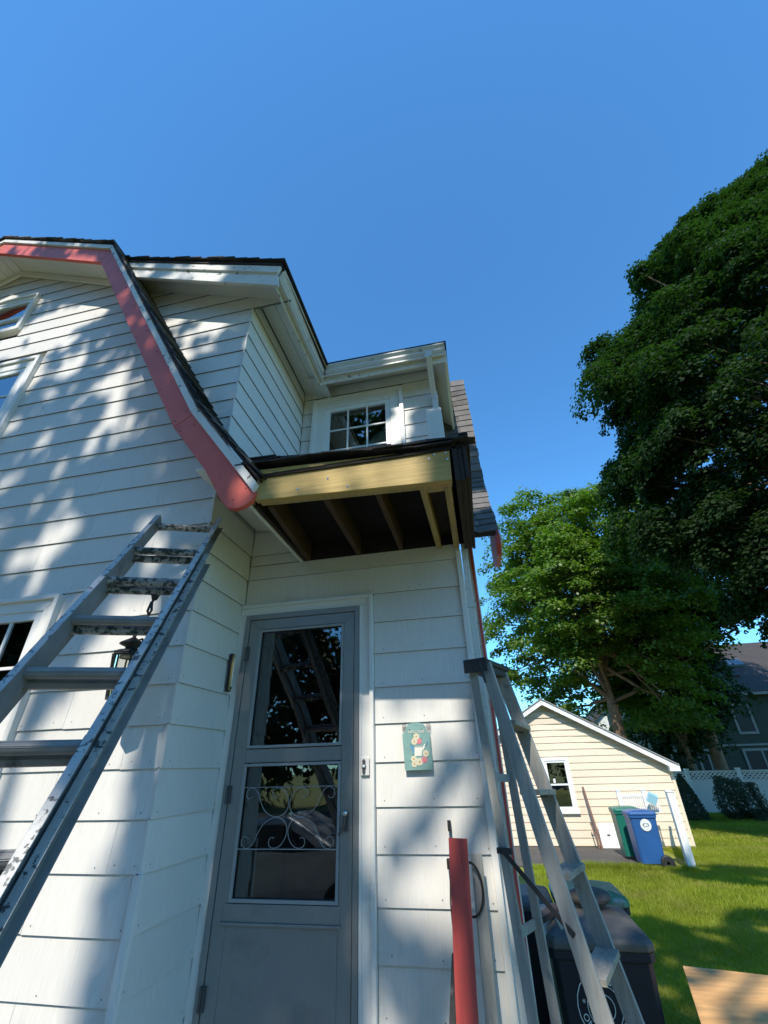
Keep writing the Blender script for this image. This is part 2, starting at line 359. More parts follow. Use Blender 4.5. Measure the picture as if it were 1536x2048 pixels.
ec = MB(); ec.box(XR-.030, XR+.004, YD-.021, YD-.012, .8, 3.40); ec.box(XR-.012, XR+.004, YD-.012, YD+.9, .8, 3.40)
ec.build('corner_board', TRIM, house, .003)
# window wall over the entry
wl = [4.30, 4.49, 4.68, 4.87, 5.062, 5.248, 5.457, 5.642, 5.865, 6.03]
XWR = -.085
for i in range(len(wl)-1):
    z0, z1 = wl[i], wl[i+1]
    if z0 > 5.8: course_run(XL+.014, XWR, z0, z1, YW, '-y', -.9, width=.8)
    else:
        course_run(XL+.014, -1.503, z0, z1, YW, '-y', 3)
        course_run(-.455, XWR, z0, z1, YW, '-y', 3)
ww = MB(); ww.box(XL, -1.34, YW+.012, YW+.14, 3.8, 6.05); ww.box(-.60, XWR-.012, YW+.012, YW+.14, 3.8, 6.05); ww.box(-1.34, -.60, YW+.012, YW+.14, 5.66, 6.05); ww.box(-1.34, -.6, YW+.012, YW+.14, 3.8, 4.55)
ww.box(XWR-.14, XWR-.012, YW+.141, 5.2, 3.8, 6.05)
ww.build('upper_wall', SIDING, house)

# ---- rake boards on the gable
rake = [(-6.9, 6.86), (-5.05, 7.78), (-3.265, 6.906), (-1.726, 4.245), (-1.163, 3.49)]
y0r, y1r = 1.95, 1.985
def red_piece(pts, yy=(y0r, y1r)):
    m = MB(); m.prism(pts, 'y', *yy); return m.build('rake_board', RED, house, .003)
red_piece([(-6.9, 6.86), (-6.9, 6.66), (-5.05, 7.57), (-5.05, 7.78)])
red_piece([(-5.048, 7.57), (-3.323, 6.707), (-3.265, 6.906), (-5.048, 7.78)])
red_piece([(-3.3205, 6.705), (-1.85, 4.149), (-1.726, 4.245), (-3.2635, 6.903)])
red_piece([(-1.8475, 4.146), (-1.527, 3.733), (-1.38, 3.49), (-1.33, 3.43), (-1.28, 3.412), (-1.225, 3.42), (-1.18, 3.45), (-1.155, 3.49), (-1.155, 3.515), (-1.7235, 4.242)])
nh = MB()
for (a, b) in (((-5.0, 7.67), (-3.35, 6.84)), ((-3.28, 6.76), (-1.82, 4.25)), ((-1.74, 4.12), (-1.25, 3.5))):
    a = Vector(a); b = Vector(b); L = (b-a).length; t = (b-a).normalized(); n = Vector((-t.y, t.x)); k = int(L/.4)
    for i in range(k+1):
        for sgn in (-1, 1):
            p = a+(b-a)*(i/k)+n*.05*sgn+t*random.uniform(-.03, .03); nh.tube([(p.x, y0r-.002, p.y), (p.x, y0r+.001, p.y)], .0055, 6)
nh.build('rake_nails', mat('rusty_nail', (.16, .05, .035), .8), house)
def white_piece(pts, yy=(y0r-.022, y1r-.02)):
    m = MB(); m.prism(pts, 'y', *yy); return m.build('rake_molding', TRIMOLD, house, .003)
white_piece([(-6.9, 6.86), (-5.05, 7.775), (-5.05, 7.83), (-6.9, 6.915)])
white_piece([(-5.048, 7.775), (-3.262, 6.90), (-3.245, 6.958), (-5.048, 7.83)])
white_piece([(-3.260, 6.902), (-1.724, 4.243), (-1.684, 4.275), (-3.243, 6.956)])
white_piece([(-1.722, 4.240), (-1.165, 3.505), (-1.145, 3.56), (-1.682, 4.273)])
# soffit planks of the upper gable slopes (underside, running back to the wall)
for s in (-1, 1):
    for k in range(21):
        u0, u1 = k*.0875+.004, (k+1)*.0875-.001
        f = lambda u: (-5.05+s*u, 7.665-.4885*u)
        p0, p1 = f(u0), f(u1)
        m = MB(); m.prism([p0, p1, (p1[0], p1[1]+.012), (p0[0], p0[1]+.012)], 'y', y1r, YF+.01)
        m.build('soffit_plank', TRIM, house)
fz = MB()
for s in (-1, 1):
    fz.prism([(-5.05, 7.655), (-5.05+s*1.78, 7.655-.4885*1.78), (-5.05+s*1.78, 7.58-.4885*1.78), (-5.05, 7.58)], 'y', YF-.04, YF-.014)
fz.build('frieze_board', TRIM, house)
# gambrel roof deck + edge shingles of the overhang strip
outer = [(-6.9, 6.918), (-5.05, 7.833), (-3.238, 6.962), (-1.677, 4.280), (-1.14, 3.58)]
def seg_pts(path, step):
    P = [Vector(p) for p in path]; out = []; 
    for a, b in zip(P[:-1], P[1:]):
        L = (b-a).length; n = max(1, round(L/step))
        for i in range(n): out.append((a+(b-a)*(i/n), a+(b-a)*((i+1)/n)))
    return out
dk = MB()
for a, b in zip(outer[:-1], outer[1:]):
    a = Vector(a); b = Vector(b); n = Vector((-(b-a).y, (b-a).x)).normalized()
    dk.prism([tuple(a), tuple(b), tuple(b+n*.018), tuple(a+n*.018)], 'y', 1.93, YF-.0)
dk.build('roof_deck', BWOOD, house)
# the roofs behind the facade line
rf = MB()
rf.prism([(-6.9, 6.96), (-5.05, 7.87), (-3.25, 7.0), (-3.25, 6.8), (-5.05, 7.6), (-6.9, 6.7)], 'y', YF+.001, 9)
rf.build('roof', ROOF, house)
for a, b in seg_pts(outer[1:], .125):
    t = (b-a).normalized(); n = Vector((-t.y, t.x));
    if n.y < 0: n = -n
    a2 = a-t*.05
    yy = 1.905+random.uniform(-.008, .008); m = MB()
    lift = .010+random.uniform(0, .006)
    q = [a2+n*.020, b+n*(.020+lift), b+n*(.032+lift), a2+n*.026]
    ysp = random.uniform(2.05, 2.2)
    m.prism([tuple(p) for p in q], 'y', yy, YF+.02)
    m.build('roof_shingle', ROOFD if random.random() < .5 else ROOF, house)
# upper roof slope ragged shingle courses (left slope edge)
for a, b in seg_pts(outer[:2], .14):
    t = (b-a).normalized(); n = Vector((-t.y, t.x)); m = MB()
    q = [a+n*.034, b+n*.022, b+n*.030, a+n*.044]
    m.prism([tuple(p) for p in q], 'y', 1.905+random.uniform(-.01, .01), 2.5); m.build('roof_shingle', ROOFD, house)
# flared eave soffit over the side wall
fs = MB(); fs.prism([(XL+.015, 3.775), (-1.222, 3.70), (-1.222, 3.72), (XL+.015, 3.795)], 'y', 1.99, YD-.002); fs.build('eave_soffit', TRIM, house)
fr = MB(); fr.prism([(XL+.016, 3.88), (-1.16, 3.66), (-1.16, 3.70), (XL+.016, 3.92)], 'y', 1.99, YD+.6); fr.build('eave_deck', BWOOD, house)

# ---- dormer / wing roofs, gutters
DY0 = 2.02
m = MB(); m.prism([(-3.05, 6.47), (-1.272, 5.68), (-1.30, 5.86), (-3.05, 6.62)], 'y', DY0, DY0+.03); m.build('dormer_rake_board', TRIMOLD, house, .003)
m = MB(); m.prism([(-3.05, 6.60), (-1.29, 5.845), (-1.262, 5.925), (-3.05, 6.685)], 'y', DY0-.02, DY0+.008); m.build('dormer_rake_molding', TRIMOLD, house, .003)
m = MB(); m.prism([(-3.1, 6.70), (-1.25, 5.925), (-1.25, 5.95), (-3.1, 6.73)], 'y', DY0-.03, 3.3); m.prism([(-3.1, 6.71), (-1.52, 6.045), (-1.52, 6.06), (-3.1, 6.73)], 'y', 3.301, 5.5); m.build('dormer_roof_deck', BWOOD, house)
for a, b in seg_pts([(-3.12, 6.735), (-1.225, 5.945)], .135):
    t = (b-a).normalized(); n = Vector((-t.y, t.x)); n = n if n.y > 0 else -n; m = MB()
    q = [a-t*.04+n*.004, b+n*.014, b+n*.028, a-t*.04+n*.012]
    m.prism([tuple(p) for p in q], 'y', DY0-.06+random.uniform(-.008, .008), 5.6 if b.x < -1.75 else 3.3); m.build('roof_shingle', ROOFD, house)
# soffits: rake overhang, side eave, front eave (two boards each)
m = MB(); m.prism([(-3.12, 6.624), (-1.29, 5.837), (-1.29, 5.848), (-3.12, 6.635)], 'y', DY0+.03, YF-.003); m.build('rake_soffit', TRIM, house)
def sof(x0, x1, nm='soffit_board'):
    z = lambda x: 6.0-.50*(x-XL)
    m = MB(); m.prism([(x0, z(x0)), (x1, z(x1)), (x1, z(x1)+.014), (x0, z(x0)+.014)], 'y', YF-.002, YW-.012-.0*(x1)); return m
sof(XL+.015, -1.47).build('soffit_board', TRIM, house); sof(-1.464, -1.29).build('soffit_board', TRIM, house)
for y0, y1 in ((3.215, 3.378), (3.384, YW-.016)):
    zz = lambda y: 5.84+(y-3.2)*.52
    m = MB(); m.prism([(y0, zz(y0)), (y1, zz(y1)), (y1, zz(y1)+.014), (y0, zz(y0)+.014)], 'x', -1.50, .06); m.build('soffit_board', TRIM, house)
def gutter(path, nrm):   # K-style profile swept along a straight horizontal line
    a, b = Vector(path[0]), Vector(path[1]); n = Vector(nrm)
    prof = [(0, 0), (.055, 0), (.075, .03), (.075, .055), (.1, .085), (.1, .10), (.092, .10), (.092, .088), (.068, .058), (.068, .034), (.05, .008), (.008, .008), (.008, .1), (0, .1)]
    v = [a+n*p+Vector((0, 0, q)) for p, q in prof]+[b+n*p+Vector((0, 0, q)) for p, q in prof]; k = len(prof)
    m = MB(); m.add(v, [(i, (i+1) % k, k+(i+1) % k, k+i) for i in range(k)])
    m.add([a+n*p+Vector((0, 0, q)) for p, q in prof[:6]+[(0, .1)]], [tuple(range(7))]); m.add([b+n*p+Vector((0, 0, q)) for p, q in prof[:6]+[(0, .1)]], [tuple(range(6, -1, -1))])
    return m.build('gutter', GUT, house)
gutter([(-1.345, 2.05, 5.845), (-1.345, 3.24, 5.885)], (1, 0, 0))
gutter([(-1.26, 3.27, 5.875), (.065, 3.27, 5.87)], (0, -1, 0))
m = MB(); m.box(-1.36, -1.345, 2.05, 3.28, 5.80, 5.975); m.box(-1.345, .06, 3.27, 3.285, 5.79, 5.97); m.build('fascia_board', TRIMOLD, house)
m = MB(); m.box(.045, .075, 3.286, 4.6, 5.78, 5.98); m.prism([(XWR, 6.0), (.045, 5.86), (.045, 5.875), (XWR, 6.015)], 'y', 3.3, 4.8); m.build('side_eave', TRIM, house)
m = MB(); m.add([(-1.27, 3.17, 5.985), (.085, 3.17, 5.975), (.085, 6.0, 7.3), (-3.0, 6.0, 7.3), (-1.27, 3.17, 6.0), (.085, 3.17, 5.99), (.085, 6, 7.33), (-3.0, 6, 7.33)], [(0, 1, 2, 3), (7, 6, 5, 4), (0, 4, 5, 1), (1, 5, 6, 2), (2, 6, 7, 3), (3, 7, 4, 0)]); m.build('wing_roof', ROOFD, house)

# ---- upper downspout with elbow
m = MB(); xd = -.115
m.beam((xd, 3.22, 5.97), (xd, 3.22, 5.82), (1, 0, 0), .075, .055)
m.beam((xd, 3.215, 5.84), (xd, 3.49, 5.56), (1, 0, 0), .06, .05)
m.beam((xd+.008, 3.495, 5.60), (xd+.008, 3.495, 4.2), (1, 0, 0), .064, .05)
m.box(xd-.03, xd+.046, 3.465, 3.53, 5.50, 5.53)
m.build('downspout', GUT, house, .006)
m = MB(); m.beam((-.004, 2.93, 3.44), (-.004, 2.93, .1), (1, 0, 0), .042, .06); m.box(-.03, .028, 2.89, 2.899, 3.0, 3.03); m.box(-.03, .028, 2.89, 2.899, 1.9, 1.93); m.build('downspout', GUT, house, .006)

# ---- window over the entry
def window(x0, x1, z0, z1, y, cas, splay=.04, munt=(), mrow=(), meet=None, room=ROOML, name='window', blinds=False, pane_mat=None, sash=.055):
    """casing in front of wall plane y, sash and glass behind"""
    f = MB(); c = cas
    f.prism([(x0-c, z0-c), (x0, z0), (x0, z1), (x0-c, z1+c)], 'y', y-.030, y+.03)
    f.prism([(x1+c, z0-c), (x1+c, z1+c), (x1, z1), (x1, z0)], 'y', y-.030, y+.03)
    f.prism([(x0-c, z1+c), (x0, z1), (x1, z1), (x1+c, z1+c)], 'y', y-.0305, y+.03)
    f.prism([(x0-c, z0-c), (x1+c, z0-c), (x1, z0), (x0, z0)], 'y', y-.045, y+.03)
    # raised back band round the casing
    b = c*.28
    f.box(x0-c-.004, x0-c+b, y-.05, y-.0305, z0-c, z1+c); f.box(x1+c-b, x1+c+.004, y-.05, y-.0305, z0-c, z1+c); f.box(x0-c+b, x1+c-b, y-.05, y-.0315, z1+c-b, z1+c+.004)
    w_ = f.build(name, TRIM, house, .003)
    s = sash; g = MB(); yy = y-.022
    g.box(x0, x0+s, yy, yy+.035, z0, z1); g.box(x1-s, x1, yy, yy+.035, z0, z1); g.box(x0+s, x1-s, yy, yy+.035, z1-s, z1); g.box(x0+s, x1-s, yy, yy+.035, z0, z0+s)
    if meet: g.box(x0+s, x1-s, yy-.006, yy+.034, meet-.022, meet+.022)
    g.build('sash', VINYL, w_, .002)
    mm = MB()
    for q in munt: mm.box(q-.009, q+.009, yy+.008, yy+.0165, z0+s, z1-s)
    for q in mrow: mm.box(x0+s, x1-s, yy+.0085, yy+.017, q-.009, q+.009)
    if munt or mrow: mm.build('muntin', VINYL, w_)
    p = MB(); p.box(x0+s, x1-s, yy+.018, yy+.022, z0+s, z1-s); p.build('pane', pane_mat or GLASS, w_)
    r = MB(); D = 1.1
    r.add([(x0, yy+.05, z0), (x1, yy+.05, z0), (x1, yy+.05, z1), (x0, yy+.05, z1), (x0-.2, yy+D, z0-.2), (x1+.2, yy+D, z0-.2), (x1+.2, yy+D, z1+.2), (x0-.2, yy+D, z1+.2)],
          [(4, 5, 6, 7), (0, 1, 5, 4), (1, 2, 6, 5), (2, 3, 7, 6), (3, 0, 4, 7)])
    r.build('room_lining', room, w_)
    if blinds:
        n = int((z1-z0-2*s)/.042)
        bm = MB()
        for k in range(n):
            zc = z0+s+.02+k*.042; bm.add([(x0+s, yy+.034, zc-.019), (x1-s, yy+.034, zc-.019), (x1-s, yy+.044, zc+.014), (x0+s, yy+.044, zc+.014)], [(0, 1, 2, 3)])
        o = bm.build('blind', BLIND, w_)
    return w_
uw = window(-1.353, -.605, 4.72, 5.657, YW, .148, munt=(-1.09, -.87), mrow=(5.33, 5.05), room=ROOML)
m = MB(); m.box(-1.298, -.66, YW+.02, YW+.03, 4.78, 5.40); m.build('shade_cloth', BLIND, uw)
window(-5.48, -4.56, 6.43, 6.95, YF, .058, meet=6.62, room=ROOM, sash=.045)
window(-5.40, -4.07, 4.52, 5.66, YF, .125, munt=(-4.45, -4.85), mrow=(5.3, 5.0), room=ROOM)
window(-3.9, -2.72, 1.65, 3.03, YF, .10, munt=(-2.96, -3.35), mrow=(2.68, 2.3), room=ROOM, blinds=True)

# ---- pent roof over the door
pent = thing('porch_roof', 'small flat porch roof over the door with bare pine fascia and open dark rafters', 'roof', (-.6, 2.4, 3.44))
YP = 1.97
def pb(name, m, mt, bev=.003): return m.build(name, mt, pent, bev)
m = MB(); m.prism([(-1.165, 3.464), (-.018, 3.416), (-.012, 3.638), (-1.172, 3.685)], 'y', YP, YP+.038); fas = pb('fascia_board', m, YWOOD)
nl = MB()
for x, z in ((-.10, 3.60), (-.035, 3.60), (-.03, 3.555), (-.72, 3.545), (-.13, 3.575), (-.6, 3.47), (-.9, 3.5)):
    nl.tube([(x, YP-.004, z), (x, YP+.001, z)], .0055, 8)
nl.build('nail_head', CHROME, fas)
m = MB(); m.prism([(-1.150, 3.466), (-.02, 3.419), (-.02, 3.55), (-1.150, 3.60)], 'y', YP+.039, YP+.075); pb('header_strip', m, YWOODY)
m = MB(); m.prism([(-1.30, 3.60), (-1.18, 3.50), (-1.174, 3.69), (-1.28, 3.73)], 'y', YP+.01, YP+.04); pb('broken_board_end', m, BWOOD)
def raft(x, mt, wd=.038, z0=3.452, z1=3.60, dx=0): 
    m = MB(); m.beam((x, YP+.076, (z0+z1)/2), (x+dx, YD-.016, (z0+z1)/2), (1, 0, 0), wd, z1-z0); return pb('rafter', m, mt)
raft(-1.10, OWOOD, dx=-.06); raft(-.755, OWOOD, dx=-.01); raft(-.448, OWOOD, wd=.034, dx=0); raft(-.185, YWOODY, wd=.036, z0=3.425, dx=.01); raft(-.046, YWOODY, z0=3.42, wd=.040, dx=-.006)
m = MB(); m.box(-.166, -.067, YP+.077, YP+.115, 3.425, 3.515); pb('nailer', m, YWOODY)
m = MB(); m.box(-.166, -.067, YP+.125, YD-.02, 3.53, 3.57); pb('blocking', m, BWOOD)
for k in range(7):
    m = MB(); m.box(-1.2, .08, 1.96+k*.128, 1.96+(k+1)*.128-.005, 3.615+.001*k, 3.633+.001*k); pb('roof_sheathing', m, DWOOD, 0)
m = MB(); m.box(-1.195, .082, YD-.002, YD+.011, 3.456, 3.66); pb('back_board', m, DWOOD, 0)
m = MB(); m.prism([(YP+.02, 3.445), (YD-.014, 3.44), (YD-.014, 3.67), (YP+.02, 3.67)], 'x', -1.218, -1.196); pb('side_trim', m, TRIMOLD)
m = MB(); m.prism([(YP+.06, 3.452), (YD-.014, 3.447), (YD-.014, 3.64), (YP+.06, 3.64)], 'x', -1.194, -1.17); pb('side_board', m, BWOOD)
m = MB(); m.prism([(YP-.01, 3.40), (YD-.02, 3.40), (YD-.02, 3.66), (YP-.01, 3.66)], 'x', .0, .0275); pb('side_board', m, BWOOD)
m = MB(); m.prism([(YP-.005, 3.404), (YD-.02, 3.404), (YD-.02, 3.63), (YP-.005, 3.63)], 'x', .0285, .056); pb('side_board', m, BWOOD)
m = MB(); m.prism([(YP-.012, 3.412), (YD+.02, 3.412), (YD+.02, 3.62), (YP-.012, 3.62)], 'x', .057, .078); pb('side_board', m, BWOOD)
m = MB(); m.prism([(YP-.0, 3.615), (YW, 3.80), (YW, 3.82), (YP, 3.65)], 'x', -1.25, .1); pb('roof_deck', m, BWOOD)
# ragged shingle edge: several stacked layers of tabs
for layer in range(3):
    x = -1.31+.03*layer
    while x < .08:
        wdt = random.uniform(.18, .27); x1 = min(x+wdt, .10)
        z = lambda q: 3.722-(q+1.2)*.052-.010+layer*.011+.012*math.sin(q*6+layer)
        sag = random.uniform(-.006, .004); yy = 1.925+random.uniform(-.014, .012)+.006*layer
        m = MB()
        v = [(x, yy, z(x)+sag), (x1-.003, yy+random.uniform(-.006, .006), z(x1)+sag), (x1-.003, 2.3, z(x1)+.10), (x, 2.3, z(x)+.10)]
        v += [(a, b, c+.008) for a, b, c in v]
        m.add(v, [(0, 1, 2, 3), (7, 6, 5, 4), (0, 4, 5, 1), (1, 5, 6, 2), (2, 6, 7, 3), (3, 7, 4, 0)]); pb('roof_shingle', m, ROOFD, 0); x = x1
m = MB(); m.add([(-1.0, 2.28, 3.80), (.06, 2.28, 3.75), (.0, 3.54, 4.06), (-1.6, 3.54, 4.1), (-1.6, 2.9, 4.0)], [(0, 1, 2, 3, 4)]); pb('roof_surface', m, ROOFD, 0)
m = MB(); m.prism([(.05, 3.655), (.135, 3.648), (.05, 3.672)], 'y', 1.93, 1.99); pb('drip_edge', m, ROOFD, 0)
m = MB(); m.tube([(-.62, 2.06, 3.46), (-.55, 2.12, 3.50), (-.47, 2.1, 3.52)], .002, 5); pb('loose_wire', m, OWOOD, 0)

# ---- back block: flared front roof slope with shingles, red corner
prof = [(3.34, 3.77), (3.76, 4.29), (4.12, 4.83), (4.25, 5.31), (4.39, 5.82), (4.52, 6.3), (4.66, 6.9)]
ps = seg_pts(prof, .125)
m = MB(); m.prism([(p[0]+.0, p[1]-.004) for p in prof]+[(p[0]+.03, p[1]-.03) for p in prof[::-1]], 'x', -.3, .27); m.build('rear_roof_deck', BWOOD, house)
XE = .30
for i, (a, b) in enumerate(ps):
    t = (b-a).normalized(); n = Vector((-t.y, t.x)); n = n if n.x < 0 else -n
    cuts = [-.28, random.uniform(.0, .06), random.uniform(.13, .2), XE+random.uniform(-.006, .008)] if i % 2 else [-.28, random.uniform(.06, .14), XE+random.uniform(-.006, .008)]
    for c0, c1 in zip(cuts[:-1], cuts[1:]):
        l0 = .012+random.uniform(0, .005); sk = random.uniform(-.006, .006); m = MB()
        a2 = a-t*.012*random.random(); b2 = b+t*.03
        V2 = [a2+n*l0, b2+n*.002, b2-n*.004, a2+n*(l0-.009)]
        v = [(c0+.0015, q.x, q.y+sk) for q in V2]+[(c1-.0015, q.x, q.y-sk) for q in V2]
        m.add(v, [(0, 1, 2, 3), (7, 6, 5, 4), (0, 4, 5, 1), (1, 5, 6, 2), (2, 6, 7, 3), (3, 7, 4, 0)]); m.build('roof_shingle', ROOF, house)
m = MB(); m.prism([(3.36, 3.74), (3.37, 3.66), (3.45, 3.60), (3.8, 3.64), (4.15, 3.77), (4.15, 3.95), (3.8, 4.28)], 'x', .262, .300); m.build('rear_rake_board', REDW, house, .003)
m = MB(); m.prism([(3.37, 3.74), (3.4, 3.67), (3.8, 3.70), (3.8, 4.2)], 'x', .301, .312); m.build('rear_rake_molding', TRIMOLD, house)
for i in range(len(lv)-1):
    if lv[i] < .8 or lv[i] > 3.6: continue
    course_run(-.034, .044, lv[i], lv[i+1], 3.80, '-y', 9, nails=False)
m = MB(); m.box(.045, .063, 3.775, 3.81, .8, 3.9); m.build('red_corner_board', REDW, house)
m = MB(); m.box(.0635, .072, 3.78, 3.86, .8, 3.9); m.box(-.03, .063, 3.815, 3.9, .8, 4.0); m.build('rear_wall', SIDING, house)

# ---- door casing, storm door
cs = MB(); y = YD-.035
def cas(m, x0, x1, z0, z1, y0=YD-.03, y1=YD+.02): m.box(x0, x1, y0, y1, z0, z1)
cas(cs, -1.640, -1.592, .9, 3.06); cas(cs, -.755, -.664, .9, 3.06); cas(cs, -1.640, -.664, 3.0605, 3.135)
cas(cs, -.688, -.664, .9, 3.135, YD-.046, YD-.0305); cas(cs, -1.640, -.6885, 3.112, 3.135, YD-.046, YD-.0305); cas(cs, -.755, -.738, .9, 3.06, YD-.038, YD-.0305)
cs.build('door_casing', TRIM, house, .003)
sd = MB(); ys = YD-.022
sd.box(-1.590, -1.556, ys-.02, ys+.02, .9, 3.058); sd.box(-.787, -.757, ys-.02, ys+.02, .9, 3.058); sd.box(-1.556, -.787, ys-.02, ys+.02, 3.022, 3.058)
door = sd.build('storm_door', ALU, house, .003)
lf = MB(); yl = ys+.002
L0, L1, G0, G1 = -1.552, -.790, -1.474, -.862
def fbox(x0, x1, z0, z1, y0=yl-.016, y1=yl+.02): lf.box(x0, x1, y0, y1, z0, z1)
lf.prism([(L0, .92), (G0, .92), (G0, 2.95), (L0, 3.018)], 'y', yl-.016, yl+.02); lf.prism([(G1, .92), (L1, .92), (L1, 3.018), (G1, 2.95)], 'y', yl-.016, yl+.02); lf.prism([(L0, 3.018), (G0, 2.95), (G1, 2.95), (L1, 3.018)], 'y', yl-.017, yl+.02)
fbox(G0+.0005, G1-.0005, 2.138, 2.212, yl-.012); fbox(G0-.02, G1+.01, 1.418, 1.49, yl-.022); fbox(G0+.0005, G1-.0005, .92, 1.4175, yl-.0155, yl+.012)
fbox(G0-.03, G1+.02, 1.404, 1.4175, yl-.03, yl-.0165)
lf.build('door_leaf', ALU, door, .0025)
ib = MB()
for z0, z1 in ((2.216, 2.946), (1.494, 2.134)):
    for (a, b, c, d) in ((G0+.001, G0+.016, z0, z1), (G1-.016, G1-.001, z0, z1), (G0+.016, G1-.016, z1-.015, z1), (G0+.016, G1-.016, z0, z0+.015)): ib.box(a, b, yl-.021, yl-.006, c, d)
ib.build('pane_frame', VINYL if False else GRILLE, door, .001)
for z0, z1 in ((2.216, 2.946), (1.494, 2.134)):
    m = MB(); m.box(G0+.01, G1-.01, yl+.002, yl+.005, z0, z1); m.build('pane', GLASSD, door)
for z in (2.79, 1.98, 1.13):
    m = MB(); m.box(-1.566, -1.535, ys-.028, ys-.0165, z-.045, z+.045); m.tube([(-1.556, ys-.032, z-.045), (-1.556, ys-.032, z+.045)], .006, 8); m.build('hinge', HARD, door)
# scroll grille
sc = MB(); ysg = yl-.022
cx0, cx1, gz0, gz1 = G0+.012, G1-.004, 1.722, 2.012
sc.tube([(cx0, ysg, gz1), (cx1, ysg, gz1)], .002, 6); sc.tube([(cx0, ysg, gz0), (cx1, ysg, gz0)], .0028, 6)
def spiral(c, r0, r1, a0, a1, n=26): return [(c[0]+(r0+(r1-r0)*i/n)*math.cos(a0+(a1-a0)*i/n), ysg, c[1]+(r0+(r1-r0)*i/n)*math.sin(a0+(a1-a0)*i/n)) for i in range(n+1)]
mid = (gz0+gz1)/2; W = cx1-cx0; xm = (cx0+cx1)/2
def bez(p0, p1, p2, p3, n=14): return [tuple(((1-t)**3*a+3*(1-t)**2*t*b+3*(1-t)*t*t*c+t**3*d) for a, b, c, d in zip(p0, p1, p2, p3)) for t in [i/n for i in range(n+1)]]
for sx in (-1, 1):
    for sz in (-1, 1):
        P = lambda u, v: (xm+sx*u, ysg, mid+sz*v)
        H = (gz1-gz0)/2
        # inner C arc with curl
        pts = bez(P(.10, .075), P(.13, .08), P(.125, .10), P(.105, .11), 6)[::-1]
        pts = [P(.072, .085), P(.066, .098), P(.075, .112), P(.09, .112), P(.098, .098), P(.096, .11)][:1]
        arc = [P(.095, .085), P(.108, .092), P(.108, .108), P(.095, .118), P(.078, .116), P(.066, .104), P(.062, .09)]
        arc = [P(.085+.028*math.cos(a)*k, .108+.028*math.sin(a)*k) for a, k in ((4.0, .55), (4.9, .6), (5.8, .7), (6.6, .85), (7.3, 1.0), (7.9, 1.15))]
        arc += bez(P(.082, .142), P(.03, .142), P(.004, .10), P(.003, .06), 8)[1:] + bez(P(.003, .06), P(.003, .03), P(.03, .002), P(.07, .001), 6)[1:]
        sc.tube(arc, .0019, 5)
        out = [P(.245+.03*math.cos(a)*k, .105+.03*math.sin(a)*k) for a, k in ((3.6, .5), (4.5, .55), (5.4, .68), (6.3, .85), (7.1, 1.05), (7.9, 1.25))]
        out += bez(P(.24, .143), P(.19, .143), P(.185, .07), P(.15, .035), 8)[1:] + bez(P(.15, .035), P(.125, .01), P(.09, .001), P(.07, .001), 6)[1:]
        sc.tube(out, .0019, 5)
sc.build('scroll_grille', GRILLE, door)
h = MB(); h.tube([(-.826, ys-.045, 1.862), (-.826, ys-.012, 1.862)], .011, 10); h.tube([(-.826, ys-.045, 1.868), (-.83, ys-.05, 1.83), (-.858, ys-.045, 1.785)], [.009, .008, .006], 8); h.box(-.84, -.812, ys-.022, ys-.013, 1.80, 1.885)
h.build('handle', HARD, door, .002)
h = MB(); h.lathe([(.0, .008), (.013, .006), (.014, 0)], (0, 0, 0), 12); h.v = [(-.826+x, ys-.046-z, 1.884+yy) for x, yy, z in h.v]; h.build('lock_button', CHROME, door)
# doorbell
m = MB(); m.box(-.742, -.692, YD-.045, YD-.0385, 2.058, 2.150); bell = m.build('doorbell', TRIM, house, .003)
m = MB(); m.prism([(-.722+.013*math.cos(a)*(.62 if k % 2 else 1), 2.103+.038*math.sin(a)) for k, a in enumerate([i*math.pi/8 for i in range(16)])], 'y', YD-.052, YD-.045); m.build('bell_plate', HARD, bell)
m = MB(); m.lathe([(0, .008), (.008, .006), (.009, 0)], (0, 0, 0), 12); m.v = [(-.722+x, YD-.052-z, 2.103+q) for x, q, z in m.v]; m.build('bell_button', INK, bell)
# hallway behind the storm door
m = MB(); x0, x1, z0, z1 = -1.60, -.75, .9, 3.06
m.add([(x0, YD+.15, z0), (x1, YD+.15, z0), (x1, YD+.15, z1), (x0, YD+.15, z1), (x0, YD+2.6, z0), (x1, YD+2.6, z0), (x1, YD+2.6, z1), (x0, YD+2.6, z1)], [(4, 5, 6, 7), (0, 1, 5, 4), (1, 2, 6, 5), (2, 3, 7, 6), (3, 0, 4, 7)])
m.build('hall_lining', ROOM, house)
m = MB(); m.box(-1.50, -1.455, YD+.12, YD+.6, .9, 3.0); m.build('inner_door', ROOML, house)
# hallway lamp (lit bulb glimpsed through the glass)
EM = bpy.data.materials.new('bulb_glow'); EM.use_nodes = True; p = EM.node_tree.nodes['Principled BSDF']; p.inputs['Emission Color'].default_value = (1, .55, .25, 1); p.inputs['Emission Strength'].default_value = 9
m = MB(); m.lathe([(0, -.02), (.026, -.012), (.03, 0), (.024, .014), (0, .022)], (-1.10, YD+2.1, 2.20), 10); m.build('hall_lamp', EM, house)

